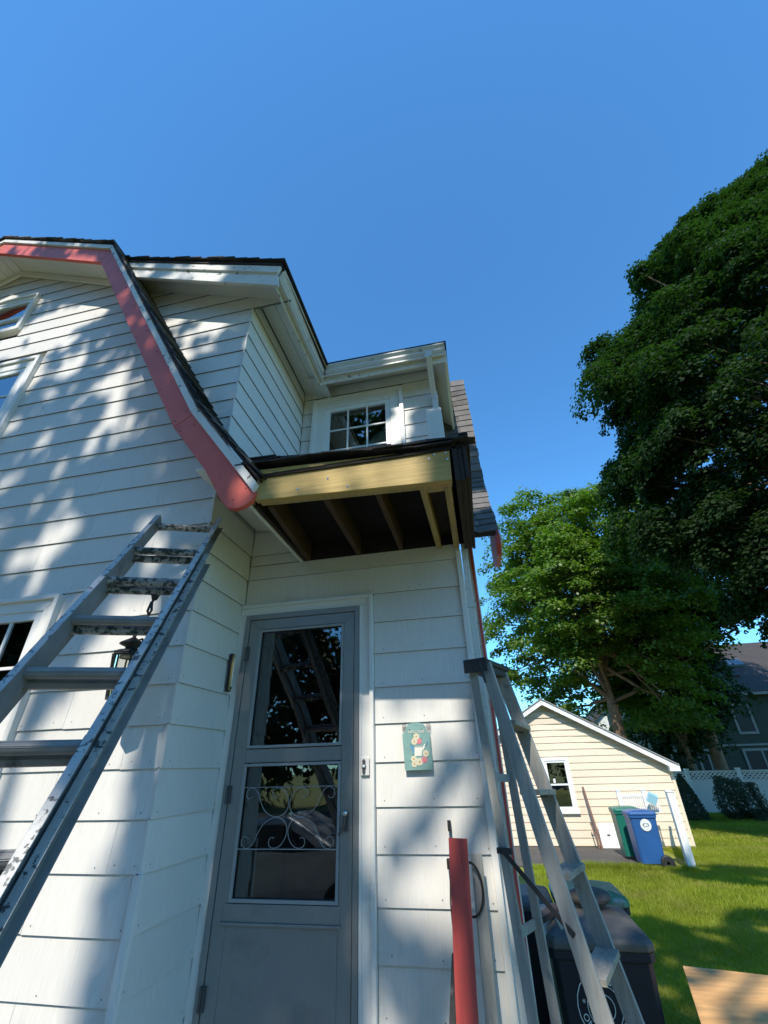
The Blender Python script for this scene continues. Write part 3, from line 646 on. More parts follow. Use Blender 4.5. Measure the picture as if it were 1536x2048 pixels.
# ================================================================== WALL OBJECTS
# welcome plaque
plq = thing('welcome_plaque', 'small teal welcome plaque painted with a watering can and flowers beside the door', 'plaque', (-.41, YD-.02, 2.07))
y = YD-.034
prof_ = [(-.486, 2.077), (-.327, 2.078), (-.332, 2.262), (-.345, 2.266), (-.352, 2.274), (-.356, 2.288)]
arcp = [(-.413+.060*math.cos(a), 2.286+.034*math.sin(a)) for a in [math.pi*i/10 for i in range(0, 11)]]
pts = prof_+arcp+[(-.474, 2.276), (-.482, 2.266), (-.494, 2.262)]
m = MB(); m.prism(pts, 'y', y, y+.014); m.build('board', TEAL, plq, .002)
m = MB()
for x0 in (-.494, -.352):
    for k in range(7):
        m.tube([(x0+.022*(k/6)*1.0, y+.012, 2.321), (x0-.0+.022*(k/6), y+.012, 2.275)], .0008, 4); 
        m.tube([(x0, y+.0125, 2.277+k*.007), (x0+.026, y+.0125, 2.277+k*.007+.004)], .0008, 4)
m.build('wire_mesh', HARD, plq)
m = MB(); [m.tube([(x, y-.003, 2.281), (x, y+.001, 2.281)], .003, 8) for x in (-.450, -.378)]; m.build('nail', BLACK, plq)
def disc(m, x, z, r, yy, n=14, mi=0, wob=0): m.add([(x+r*(1+wob*(k % 2))*math.cos(2*math.pi*k/n), yy, z+r*(1+wob*(k % 2))*math.sin(2*math.pi*k/n)) for k in range(n)], [tuple(range(n-1, -1, -1))], mi)
fl = MB(); fl2 = MB()
for x, z, r, mi in ((-.412, 2.245, .018, 0), (-.425, 2.220, .018, 0), (-.397, 2.222, .017, 1), (-.362, 2.158, .018, 0), (-.372, 2.128, .017, 1), (-.400, 2.118, .02, 0), (-.432, 2.132, .018, 0), (-.430, 2.108, .017, 0)):
    rr = random.random(); q_ = fl if z > 2.2 else fl2
    for k in range(6):
        a = k*math.pi/3+rr; disc(q_, x+r*.55*math.cos(a), z+r*.55*math.sin(a), r*.48, y-.0012-.0002*k, 8, mi)
    disc(q_, x, z, r*.28, y-.003, 8, 2)
    for k in range(2): disc(q_, x+random.uniform(-.02, .02), z+random.uniform(-.02, .02), .006, y-.0008-.00002*k, 6, 3, .4)
fl.build('painted_bouquet', [CREAMP, FPINK, FYEL, FGREEN], plq); fl2.build('painted_flowers', [CREAMP, FPINK, FYEL, FGREEN], plq)
wcn = MB(); wcn.add([(-.427, y-.0015, 2.147), (-.387, y-.0015, 2.146), (-.378, y-.0015, 2.195), (-.425, y-.0015, 2.196)], [(3, 2, 1, 0)]); wcn.add([(-.384, y-.0013, 2.182), (-.366, y-.0013, 2.207), (-.358, y-.0013, 2.203), (-.378, y-.0013, 2.172)], [(0, 1, 2, 3)])
wcn.add([(-.43, y-.0014, 2.160), (-.447, y-.0014, 2.190), (-.442, y-.0014, 2.205), (-.424, y-.0014, 2.195), (-.433, y-.0014, 2.188), (-.428, y-.0014, 2.170)], [(0, 1, 2, 3, 4, 5)], 1)
wcn.tube([(-.364, y-.002, 2.197), (-.355, y-.002, 2.205), (-.349, y-.002, 2.217), (-.354, y-.002, 2.214)], .0025, 5, mi=1); wcn.add([(-.425, y-.0017, 2.194), (-.379, y-.0017, 2.193), (-.379, y-.0017, 2.190), (-.425, y-.0017, 2.191)], [(3, 2, 1, 0)], 2)
wcn.build('painted_watering_can', [FWHITE, FBLUE, INKD], plq)
def text(body, size, mt, name, parent, M4, align='CENTER', ext=.0006):
    cu = bpy.data.curves.new(name, 'FONT'); cu.body = body; cu.size = size; cu.align_x = align; cu.align_y = 'CENTER'; cu.extrude = ext; cu.resolution_u = 2
    o = bpy.data.objects.new(name, cu); COL.objects.link(o); dg = bpy.context.evaluated_depsgraph_get(); me = bpy.data.meshes.new_from_object(o.evaluated_get(dg)); bpy.data.objects.remove(o)
    me.materials.clear(); me.materials.append(mt); o = bpy.data.objects.new(name, me); COL.objects.link(o); me.transform(M4); link_parent(o, parent); return o
FRONT = Matrix.Rotation(math.pi/2, 4, 'X')
text('WELCOME', .020, FWHITE, 'lettering', plq, Matrix.Translation((-.412, y-.002, 2.2695)) @ FRONT)
# thermometer
th = thing('thermometer', 'narrow brass outdoor thermometer on the side wall left of the door', 'thermometer', (XL+.02, 2.74, 2.54))
m = MB(); m.obox((XL+.028, 2.745, 2.662), (.009, 0, 0), (0, .020, .0), (0, 0, .118)); m.build('backplate', BLACK, th, .002)
m = MB(); m.obox((XL+.040, 2.745, 2.662), (.0035, 0, 0), (0, .013, .0), (0, 0, .112)); m.build('scale', BRASS, th, .001)
m = MB(); m.tube([(XL+.046, 2.745, 2.57), (XL+.046, 2.745, 2.76)], .003, 6); m.build('glass_tube', INK, th); m = MB(); m.lathe([(0, -.012), (.01, 0), (0, .012)], (XL+.045, 2.745, 2.565), 8); m.build('bulb', BLACK, th)
# wall lantern
ln = thing('wall_lantern', 'dark bronze wall lantern on the facade behind the extension ladder', 'lantern', (-2.0, YF-.1, 2.45))
lx, ly, lz = -1.865, YF-.16, 2.46
S = .92
m = MB(); m.lathe([(0, .36), (.008, .35), (.008, .335), (.014, .33), (.008, .322), (.012, .315), (.062, .285), (.066, .278), (.03, .262), (.034, .25), (.07, .24), (.082, .215), (.0, .214)], (lx, ly, lz-.02), 6 if False else 16); m.build('cap', BRONZE, ln)
m = MB()
for k in range(6):
    a = k*math.pi/3+.3; c, s_ = math.cos(a), math.sin(a)
    m.tube([(lx+.088*c, ly+.088*s_, lz+.205), (lx+.062*c, ly+.062*s_, lz-.02)], .005, 6); m.lathe([(0, .008), (.006, .004), (.006, 0)], (lx+.088*c, ly+.088*s_, lz+.205), 8)
    a2 = a+math.pi/3; m.tube([(lx+.088*c, ly+.088*s_, lz+.195), (lx+.088*math.cos(a2), ly+.088*math.sin(a2), lz+.195)], .005, 6); m.tube([(lx+.062*c, ly+.062*s_, lz-.02), (lx+.062*math.cos(a2), ly+.062*math.sin(a2), lz-.02)], .006, 6)
m.lathe([(0, -.08), (.01, -.07), (.02, -.04), (.06, -.022), (.06, -.018), (0, -.018)], (lx, ly, lz), 12); m.build('frame', BRONZE, ln)
m = MB(); m.lathe([(.082, .195), (.058, -.015)], (lx, ly, lz), 6); m.build('glass', LAMPG, ln)
m = MB(); m.tube([(lx, ly, lz-.01), (lx, ly, lz+.05)], .012, 8); m.lathe([(.0, .11), (.012, .095), (.016, .07), (.012, .05)], (lx, ly, lz), 8, 1); m.build('candle_bulb', [BRONZE, FWHITE], ln)
m = MB(); m.tube([(lx, ly, lz+.27), (lx+.01, ly+.05, lz+.30), (lx+.02, YF-.02, lz+.22), ], .007, 6); m.lathe([(0, 0), (.045, .004), (.045, .012)], (0, 0, 0), 12); m.build('arm', BRONZE, ln)

# ================================================================== EXTENSION LADDER
lad = thing('extension_ladder', 'paint-spattered aluminium extension ladder leaning on the white facade at left', 'ladder', (-1.2, -.3, 0))
T0L = Vector((-1.872, 2.057, 3.431)); T0R = Vector((-1.549, 2.182, 3.431)); dn = Vector((.0622, -.1733, -.2510)); dl_ = dn.normalized(); wv = (T0R-T0L).normalized(); nv = dl_.cross(wv).normalized()
if nv.z < 0: nv = -nv
def ladder_section(off, wide, k0, k1, top_ext, nm):
    """off: shift along the ladder normal; rung k sits at T0 + k*dn"""
    c0 = (T0L+T0R)/2+nv*off; hw = (T0R-T0L).length/2+wide
    A = c0+dn*k0-dl_*top_ext; B = c0+dn*k1
    for s in (-1, 1):
        rr = MB(); rl = wv*s
        a = A+rl*hw; b = B+rl*hw
        rr.beam(a+rl*.003, b+rl*.003, nv, .072, .005)                      # web
        rail = rr.build('rail', LADM, lad, .001)
        f1 = MB(); f1.beam(a+rl*.016+nv*.036, b+rl*.016+nv*.036, wv, .028, .005); f1.build('rail_flange', LADF, rail, .001)
        f2 = MB(); f2.beam(a+rl*.016-nv*.036, b+rl*.016-nv*.036, wv, .032, .005); f2.build('rail_flange', LADM, rail, .001)
    for k in range(k0, k1+1):
        p = c0+dn*k; m = MB()
        m.tube([p-wv*hw, p+wv*hw], 0.0205, 12, smooth=True)
        for s in (-1, 1):
            q = p+wv*s*(hw+.006); m.tube([q-wv*.004, q+wv*.004], .026, 12)
            q = p+wv*s*(hw-.006); m.tube([q-wv*.006, q+wv*.004], .0215, 12)
        m.obox(p+nv*.013, wv*hw*.97, dl_*.013, nv*.005)
        for j in (-1, 0, 1): m.obox(p+nv*.019+dl_*.008*j, wv*hw*.97, dl_*.0016, nv*.0012)
        m.build('rung', LADP if k < k0+3 else LADM, lad)
ladder_section(.0, 0, 0, 11, .10, 'fly'); ladder_section(-.052, .016, 1, 12, .03, 'base')
m = MB(); p = (T0L+T0R)/2+dn*2-nv*.075+wv*.04
m.obox(p, wv*.012, dl_*.02, nv*.02); m.tube([p-nv*.02, p+Vector((-.005, -.01, -.045)), p+Vector((-.012, -.012, -.085)), p+Vector((-.002, -.01, -.11)), p+Vector((.01, -.012, -.085)), p+Vector((.0, -.01, -.045))], .006, 8)
m.build('rope_pulley', BLKM, lad)
m = MB(); 
for s in (-1, 1):
    p = (T0L+T0R)/2+dn*5+wv*s*.16-nv*.045; m.obox(p, wv*.012, dl_*.05, nv*.04)
m.build('rung_lock', LADM, lad, .003)

# ================================================================== STEPLADDER
stp = thing('stepladder', 'weathered grey wooden stepladder with black cap leaning at the corner of the entry', 'ladder', (.3, 2.4, 0))
psi = .40; e2 = Vector((math.sin(psi), math.cos(psi), 0)); e1 = Vector((math.cos(psi), -math.sin(psi), 0))
def mixp(a, b, t): return a+(b-a)*t
At, Ab = Vector((.030, 2.467, 2.557)), Vector((.512, 2.099, 0))
Bt, Bb = Vector((.112, 2.712, 2.538)), Vector((.70, 2.631, 0))
Ct, Cb = Vector((-.040, 2.498, 2.557)), Vector((.090, 2.479, 0))
Dt, Db = Vector((.068, 2.743, 2.538)), Vector((.166, 2.666, 0))
def rail(a, b, w1, t1, nm, mt, side=e1):
    m = MB(); m.beam(a, b, side, w1, t1); return m.build(nm, mt, stp, .002)
rail(At, Ab, .060, .022, 'front_rail', GREYW); rail(Bt, Bb, .068, .022, 'front_rail', GREYW)
rail(Ct, Cb, .040, .020, 'rear_rail', GREYW); rail(Dt, Db, .040, .020, 'rear_rail', GREYW)
for k in range(8):
    t = (.265+.285*k+.02)/2.55
    a = mixp(At, Ab, t); b = mixp(Bt, Bb, t); m = MB()
    d = (b-a).normalized(); c = (a+b)/2+e1*.005
    m.obox(c, d*((b-a).length/2-.012), e1*.046, Vector((0, 0, .011)))
    m.build('step', TREAD, stp, .002)
    m = MB(); m.tube([a+e1*.0-Vector((0, 0, .02)), b+e1*0-Vector((0, 0, .02))], .003, 6); m.build('step_rod', BLKM, stp)
m = MB(); c = (At+Bt+Ct+Dt)/4+Vector((0, 0, .02))
m.obox(c, e2*.165, e1*.062, Vector((0, 0, .013))); m.obox(c+Vector((0, 0, -.03)), e2*.150, e1*.050, Vector((0, 0, .018))); m.build('top_cap', BLKM, stp, .004)
m = MB(); m.obox(c-e2*.168+Vector((0, 0, -.018)), e2*.004, e1*.066, Vector((0, 0, .034))); m.tube([At+Vector((-.03, -.03, .0)), At+Vector((-.02, -.035, -.05)), At+Vector((-.012, -.035, -.10))], [.008, .009, .005], 8); m.build('cap_bracket', BLKM, stp, .002)
# rear cross slats
for t in (.2, .42, .66):
    a = mixp(Ct, Cb, t); b = mixp(Dt, Db, t); m = MB(); m.beam(a-e1*.012, b-e1*.012, Vector((0, 0, 1)), .035, .012); m.build('rear_slat', GREYW, stp, .001)
m = MB(); m.beam(mixp(Ct, Cb, .31)-e2*.014, mixp(At, Ab, .40)-e2*.014, Vector((0, 0, 1)), .020, .005); m.obox(mixp(Ct, Cb, .31)-e2*.016+e1*.01, e2*.006, e1*.035, Vector((0, 0, .011))); m.build('spreader', BLKM, stp, .001)
# ================================================================== THINGS LEANING BY THE ENTRY
m = MB(); m.beam((-.204, 2.56, 1.80), (-.270, 2.36, 0), (1, 0, 0), .086, .024); tag(m.build('red_board', REDW, None, .0015), 'red painted timber board standing upright against the entry wall', 'board')
m = MB(); m.beam((-.135, 2.74, 1.72), (-.150, 2.62, 0), (1, 0, 0), .055, .028); tag(m.build('grey_board', GREYW, None, .003), 'grey weathered board leaning on the wall behind the red board', 'board')
m = MB(); m.beam((-.275, 2.72, 1.36), (-.47, 2.45, 0), (1, 0, 0), .028, .02); tag(m.build('black_bar', BLKM, None, .002), 'slim black bar leaning left of the red board', 'bar')
m = MB()
m.tube([(-.175+.055*math.cos(a), 2.70, 1.59+.10*math.sin(a)) for a in [2*math.pi*i/24 for i in range(25)]], .0055, 8)
tag(m.build('cable_coil', BLACK), 'black cable coil hanging behind the red board', 'cable')
m = MB(); m.tube([(-.262, 2.826, 1.83), (-.258, 2.822, 1.79), (-.268, 2.815, 1.74), (-.275, 2.80, 1.66), (-.285, 2.78, 1.52), (-.28, 2.76, 1.42), (-.268, 2.74, 1.38)], .003, 6); m.box(-.272, -.255, 2.808, 2.836, 1.80, 1.845); m.box(-.29, -.262, 2.80, 2.836, 1.645, 1.685)
tag(m.build('cord_hook', BLACK), 'thin black cord and clips hanging on the wall left of the red board', 'cord')

# ================================================================== BINS
def cart(name, label, x0, x1, y0, y1, h, body, lid, group=None, wheels=None, taper=.04, front='-y'):
    c = thing(name, label, 'bin', ((x0+x1)/2, (y0+y1)/2, 0), group); t = taper
    m = MB(); zb = .09
    zs = [zb, zb+.25, h-.12, h-.119, h-.07]; tt = [t, t*.7, t*.15, -.012, -.012]
    v = []
    for z, q in zip(zs, tt):
        cr = .035
        X0, X1, Y0, Y1 = x0+q, x1-q, y0+q, y1-q
        v += [(X0+cr, Y0, z), (X1-cr, Y0, z), (X1, Y0+cr, z), (X1, Y1-cr, z), (X1-cr, Y1, z), (X0+cr, Y1, z), (X0, Y1-cr, z), (X0, Y0+cr, z)]
    m.add(v, [(i*8+k, i*8+(k+1) % 8, (i+1)*8+(k+1) % 8, (i+1)*8+k) for i in range(len(zs)-1) for k in range(8)]+[tuple(range(7, -1, -1))], 0)
    m.build('body', body, c, .006)
    m = MB(); e = .022
    zs = [h-.068, h-.03, h-.005, h+.022]; ee = [e, e, e*.2, -.10]; v = []
    for z, q in zip(zs, ee):
        cr = .05; X0, X1, Y0, Y1 = x0-q, x1+q, y0-q, y1+q
        v += [(X0+cr, Y0, z), (X1-cr, Y0, z), (X1, Y0+cr, z), (X1, Y1-cr, z), (X1-cr, Y1, z), (X0+cr, Y1, z), (X0, Y1-cr, z), (X0, Y0+cr, z)]
    m.add(v, [(i*8+k, i*8+(k+1) % 8, (i+1)*8+(k+1) % 8, (i+1)*8+k) for i in range(3) for k in range(8)]+[tuple(range(24, 32)), tuple(range(7, -1, -1))])
    m.build('lid', lid, c, .008)
    m = MB(); m.tube([(x0+.08, y1+.05, h-.06), (x1-.08, y1+.05, h-.06)] if front == '-y' else [(x1+.05, y0+.08, h-.06), (x1+.05, y1-.08, h-.06)], .014, 8); m.build('handle', body, c)
    for (wx, wy, ax) in wheels or []:
        w_ = MB(); av = Vector((1, 0, 0)) if ax == 'x' else Vector((0, 1, 0)); p = Vector((wx, wy, .125))
        w_.tube([p-av*.03, p-av*.028, p+av*.028, p+av*.03], [.11, .135, .135, .11], 20); wh = w_.build('wheel', BLACK, c)
        hb = MB(); hb.tube([p-av*.03, p+av*.03], .03, 10)
        u = Vector((0, 0, 1)); v_ = av.cross(u)
        for k in range(6):
            a = k*math.pi/3; d = u*math.cos(a)+v_*math.sin(a); hb.beam(p+d*.02-av*.0262, p+d*.095-av*.0262, av.cross(d), .02, .004)
        hb.build('hub', HARD, wh)
    return c
b1 = cart('wheelie_bin', 'dark navy wheeled bin with dusty grey lid and a stone on top, behind the stepladder', .22, .87, 4.20, 5.02, 1.07, NAVY, LIDG, wheels=[(.2, 4.95, 'x'), (.89, 4.95, 'x')])
b2 = cart('wheelie_bin', 'wheeled bin with faded green lid standing behind the navy bin', .42, 1.0, 5.35, 6.0, 1.05, NAVY, mat('faded_green_lid', (.05, .20, .11), .5, .15, 6, dirt=(.35, .36, .33), dscale=7, damt=.45, dsharp=.15))
b3 = cart('wheelie_bin', 'grey-lidded bin half hidden behind the stepladder rails', -.02, .36, 5.3, 5.95, 1.02, NAVY, LIDG)
b4 = cart('wheelie_bin', 'blue recycling bin with round white emblem beside the garage fence panels', 2.93, 3.50, 13.15, 13.75, 1.05, BLUE, BLUE, wheels=[(3.47, 13.10, 'y')], front='+x')
b5 = cart('wheelie_bin', 'green wheeled bin left of the blue recycling bin at the garage', 2.82, 3.42, 14.05, 14.65, 1.05, GREENB, GREENB, front='+x')
# emblems
em = MB(); cx, cz, cy = 3.235, .80, 13.145
disc(em, cx, cz, .115, cy, 28); o = em.build('emblem', INK, b4)
for bd, zz, sz in (('CITY', .035, .05), ('OF', -.005, .03), ('RECYCLE', -.045, .032)): pass
m = MB()
for k in range(9):
    a = k*.7; m.obox((cx+.045*math.cos(a)*1.3, cy-.003, cz+.03*math.sin(a)), (.010, 0, 0), (0, .001, 0), (0, 0, .009+.004*(k % 2)))
m.build('emblem_print', INKD, b4)
sx, sz_, sy = .505, .735, 4.196
m = MB()
def ringarc(m, r, a0, a1, th): 
    n = 20; v = []
    for i in range(n+1):
        a = a0+(a1-a0)*i/n; v += [(sx+(r-th)*math.cos(a), sy, sz_+(r-th)*math.sin(a)), (sx+(r+th)*math.cos(a), sy, sz_+(r+th)*math.sin(a))]
    m.add(v, [(2*i, 2*i+1, 2*i+3, 2*i+2) for i in range(n)])
ringarc(m, .165, -math.pi, math.pi, .0025); ringarc(m, .105, -math.pi, math.pi, .002); ringarc(m, .06, -math.pi, math.pi, .002)
m.build('emblem_ring', INK, b1)
lets = 'NOT TRASH AREKM * '
for i, ch in enumerate('ON TRASH * A R K E * '):
    if ch == ' ': continue
    a = -math.pi/2+(i-4)*.30
    Mx = Matrix.Translation((sx+.135*math.cos(a), sy-.0008, sz_+.135*math.sin(a))) @ FRONT @ Matrix.Rotation(a+math.pi/2, 4, 'Z')
    text(ch, .05, INK, 'emblem_letter', b1, Mx)
# things on the lids
def rock(name, label, c, r, seed, flat=.6, mt=STONE):
    rr = random.Random(seed); m = MB(); n, k = 9, 6; v = []
    ph = rr.random()*6
    for i in range(k+1):
        th_ = math.pi*i/k
        for j in range(n):
            a = 2*math.pi*j/n; q = 1+.16*math.sin(3*a+ph+i)+.1*rr.uniform(-1, 1)
            v.append((c[0]+r[0]*q*math.sin(th_)*math.cos(a), c[1]+r[1]*q*math.sin(th_)*math.sin(a), c[2]+r[2]*math.cos(th_)))
    m.add(v, [(i*n+j, (i+1)*n+j, (i+1)*n+(j+1) % n, i*n+(j+1) % n) for i in range(k) for j in range(n)], 0, False)
    o = m.build(name, mt); s_ = o.modifiers.new('s', 'SUBSURF'); s_.levels = s_.render_levels = 1; return tag(o, label, 'stone')
rock('stone', 'rough brown stone lying on the navy bin lid', (.62, 4.82, 1.155), (.19, .13, .07), 3)
m = MB(); m.beam((.16, 4.25, 1.13), (.36, 4.72, 1.11), (1, 0, 0), .08, .035); tag(m.build('timber_offcut', BWOOD, None, .003), 'brown timber offcut lying across the navy bin lid', 'wood')
m = MB(); m.beam((.30, 4.22, 1.12), (.42, 4.30, 1.20), (0, 0, 1), .07, .02); tag(m.build('grey_offcut', GREYW, None, .002), 'small grey wood block on the front edge of the navy bin lid', 'wood')
# plywood on sawhorses
m = MB(); P_ = [(.985, 3.95), (1.205, 4.92), (2.45, 4.66), (2.2, 3.5)]; m.prism(P_, 'z', .732, .75); tag(m.build('plywood_sheet', PLY, None, .002), 'bare orange-brown plywood sheet lying flat over the lawn at lower right', 'plywood')
for xs in (1.35, 2.05):
    hs = thing('sawhorse', 'plain wooden sawhorse under the plywood, '+('nearer the bins' if xs < 1.5 else 'farther from the bins'), 'sawhorse', (xs, 4.2, 0), 'sawhorses under the plywood')
    m = MB(); m.beam((xs, 3.85, .685), (xs+.12, 4.7, .685), (0, 0, 1), .09, .04); m.build('beam', YWOODY, hs)
    for yy in (3.9, 4.6):
        for s in (-1, 1): m = MB(); m.beam((xs+.06*(yy > 4), yy, .66), (xs+s*.22, yy, 0), (0, 1, 0), .07, .03); m.build('leg', YWOODY, hs)

# ================================================================== GARAGE
gar = thing('garage', 'cream sided garage with white gable trim at the end of the yard', 'garage', (2, 16, 0))
GX, GZ, GXR, GZR = 1.77, 3.80, 5.02, 1.98
GXL = GX-(GXR-GX)
slope = (GZ-GZR)/(GXR-GX)
m = MB(); m.prism([(GXL, 0), (GXR, 0), (GXR, GZR), (GX, GZ-.03), (GXL, GZR)], 'y', 16.02, 22); m.build('wall', CREAM, gar)
gs = [.0, .16, .33, .497, .664, .83, .997, 1.164, 1.33, 1.497, 1.664, 1.83, 1.997, 2.164, 2.33, 2.497, 2.664, 2.83, 2.997, 3.164, 3.33, 3.497, 3.664]
gz = 0.05; k = 0
while gz < 3.65:
    z0, z1 = gz, gz+.182; gz = z1; k += 1
    hw = min(GXR-GX, (GZ-z0)/slope) if z0 > GZR else GXR-GX
    segs = [(GX-hw, GX+hw)]
    if z1 > .86 and z0 < 2.14: segs = [(GX-hw, 1.46), (2.25, GX+hw)]
    for a, b in segs:
        cuts = [a, b]; q = a+.6+(k*.83 % 1.5)
        while q < b-.5: cuts.insert(-1, q); q += 1.6
        for c0, c1 in zip(cuts[:-1], cuts[1:]):
            mm = MB(); pr = [(15.995, z0+.0), (16.02, z0), (16.02, z1+.004), (16.012, z1+.004)]; mm.prism(pr, 'x', c0+.0015, c1-.0015)
            mm.v = [(x, yy, min(z, GZ-.02-slope*abs(x-GX))) for x, yy, z in mm.v]; mm.build('siding_board', CREAM, gar)
m = MB()
for s in (-1, 1):
    X = GXR-GX+.12
    m.prism([(GX, GZ+.02), (GX+s*X, GZ+.02-slope*X), (GX+s*X, GZ-.13-slope*X), (GX, GZ-.13)], 'y', 15.80, 15.83)
m.build('rake_board', VINYL, gar); m = MB(); 
for s in (-1, 1):
    X = GXR-GX+.16
    m.prism([(GX, GZ+.03), (GX+s*X, GZ+.03-slope*X), (GX+s*X, GZ+.06-slope*X), (GX, GZ+.06)], 'y', 15.77, 22.2)
m.build('roof', mat('grey_roof_edge', (.30, .30, .31), .7, .1, 3), gar)
m = MB(); m.box(GXR-.10, GXR+.17, 15.795, 16.0, GZR-.20, GZR-.02); m.box(GXR+.0, GXR+.15, 16.001, 22, GZR-.12, GZR-.02); m.build('eave_return', VINYL, gar)
m = MB(); m.box(GXR-.06, GXR+.01, 15.985, 16.03, 0, GZR-.2); m.build('corner_board', CREAM, gar)
# garage window
gw = MB(); x0, x1, z0, z1 = 1.55, 2.16, .90, 2.12
gw.box(x0-.09, x0, 15.955, 16.01, z0-.09, z1+.09); gw.box(x1, x1+.09, 15.955, 16.01, z0-.09, z1+.09); gw.box(x0, x1, 15.955, 16.01, z1, z1+.09); gw.box(x0-.12, x1+.12, 15.93, 16.01, z0-.11, z0-.0)
gwo = gw.build('window', VINYL, gar, .004)
m = MB(); m.box(x0, x0+.05, 15.97, 16.0, z0, z1); m.box(x1-.05, x1, 15.97, 16.0, z0, z1); m.box(x0+.05, x1-.05, 15.97, 16.0, z1-.05, z1); m.box(x0+.05, x1-.05, 15.97, 16.0, z0, z0+.06); m.box(x0+.05, x1-.05, 15.965, 16.0, 1.485, 1.53); m.build('sash', VINYL, gwo)
m = MB(); m.box(x0+.04, x1-.04, 15.992, 15.996, z0+.04, z1-.04); m.build('pane', glass('garage_glass', refl=.12, clear=.25), gwo)
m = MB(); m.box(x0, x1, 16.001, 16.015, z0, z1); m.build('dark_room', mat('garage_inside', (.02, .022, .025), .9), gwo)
m = MB(); m.box(x0+.16, x0+.22, 15.975, 15.985, 1.55, 1.66); m.build('window_latch', VINYL, gwo)
# pole, hatch panel, enclosure
m = MB(); m.beam((2.48, 15.90, 1.44), (2.60, 15.60, .03), (1, 0, 0), .055, .05); m.beam((2.46, 15.76, .62), (2.54, 15.60, .03), (1, 0, 0), .03, .03); m.box(2.44, 2.57, 15.74, 15.76, .56, .58); m.box(2.46, 2.6, 15.68, 15.70, .36, .38); m.box(2.5, 2.62, 15.62, 15.64, .1, .12)
tag(m.build('brown_pole', BROWNP), 'thin brown pole leaning on the cream garage wall', 'pole')
pn = thing('hatch_panel', 'white panel with dark hinges leaning on the garage beside the bins', 'panel', (2.9, 15.9, 0))
m = MB(); m.obox((3.0, 15.86, .30), (.345, 0, 0), (0, .02, 0), (0, .05, .285)); m.build('sheet', VINYL, pn, .003)
for x, z in ((3.24, .55), (2.88, .32), (3.26, .07)): m = MB(); m.obox((x, 15.815+.17*(z-.30), z), (.04, 0, 0), (0, .008, 0), (0, 0, .008)); m.build('hinge', BLACK, pn)
enc = thing('fence_enclosure', 'white vinyl picket-top fence screen around the garage bins', 'fence', (3.9, 14.5, 0))
def vpost(x, y, h, w=.1): 
    m = MB(); m.box(x-w/2, x+w/2, y-w/2, y+w/2, 0, h); m.prism([(x-w/2-.01, h), (x+w/2+.01, h), (x+w/2+.01, h+.02), (x, h+.05), (x-w/2-.01, h+.02)], 'y', y-w/2-.01, y+w/2+.01); m.build('post', VINYL, enc, .003)
EY = 15.3
vpost(3.28, EY, 1.36); vpost(3.92, EY, 1.36); vpost(3.93, 13.15, 1.42, .15)
for x0, x1 in ((3.33, 3.87), (3.97, 4.25)):
    m = MB(); m.box(x0, x1, EY-.025, EY+.025, 1.22, 1.28); m.box(x0, x1, EY-.025, EY+.025, .86, .92); m.build('rail', VINYL, enc)
    if x0 < 3.5: m = MB(); m.box(x0, x1, EY-.01, EY+.01, .05, .859); m.build('panel', VINYL, enc)
    n = 11 if x0 < 3.5 else 6
    for k in range(n):
        x = x0+.025+(x1-x0-.05)*k/(n-1); m = MB(); m.box(x-.014, x+.014, EY-.012, EY+.012, .92, 1.22); m.build('picket', VINYL, enc)
sA, sB = Vector((3.98, 13.24, 0)), Vector((4.50, EY-.03, 0)); sd_ = (sB-sA).normalized(); sl0 = (sB-sA).length; Zv = Vector((0, 0, 1)); sn = sd_.cross(Zv)
m = MB(); m.obox((sA+sB)/2+Zv*.12, sd_*sl0/2, sn*.03, Zv*.03); m.obox((sA+sB)/2+Zv*.83, sd_*sl0/2, sn*.03, Zv*.03); m.obox((sA+sB)/2+Zv*1.29, sd_*sl0/2, sn*.03, Zv*.03); m.build('side_panel', VINYL, enc)
for k in range(26):
    m = MB(); m.obox(sA+sd_*(sl0*(k+.5)/26)+Zv*.71, sd_*.014, sn*.012, Zv*.555); m.build('picket', VINYL, enc)
m = MB(); m.obox((4.02, 15.0, 1.19), (.095, .0, -.055), (.01, .05, .02), (.055, -.02, .095)); tag(m.build('storage_tub', mat('pale_blue_plastic', (.30, .56, .66), .3), None, .01), 'tilted pale blue plastic tub resting on the white picket screen', 'tub')

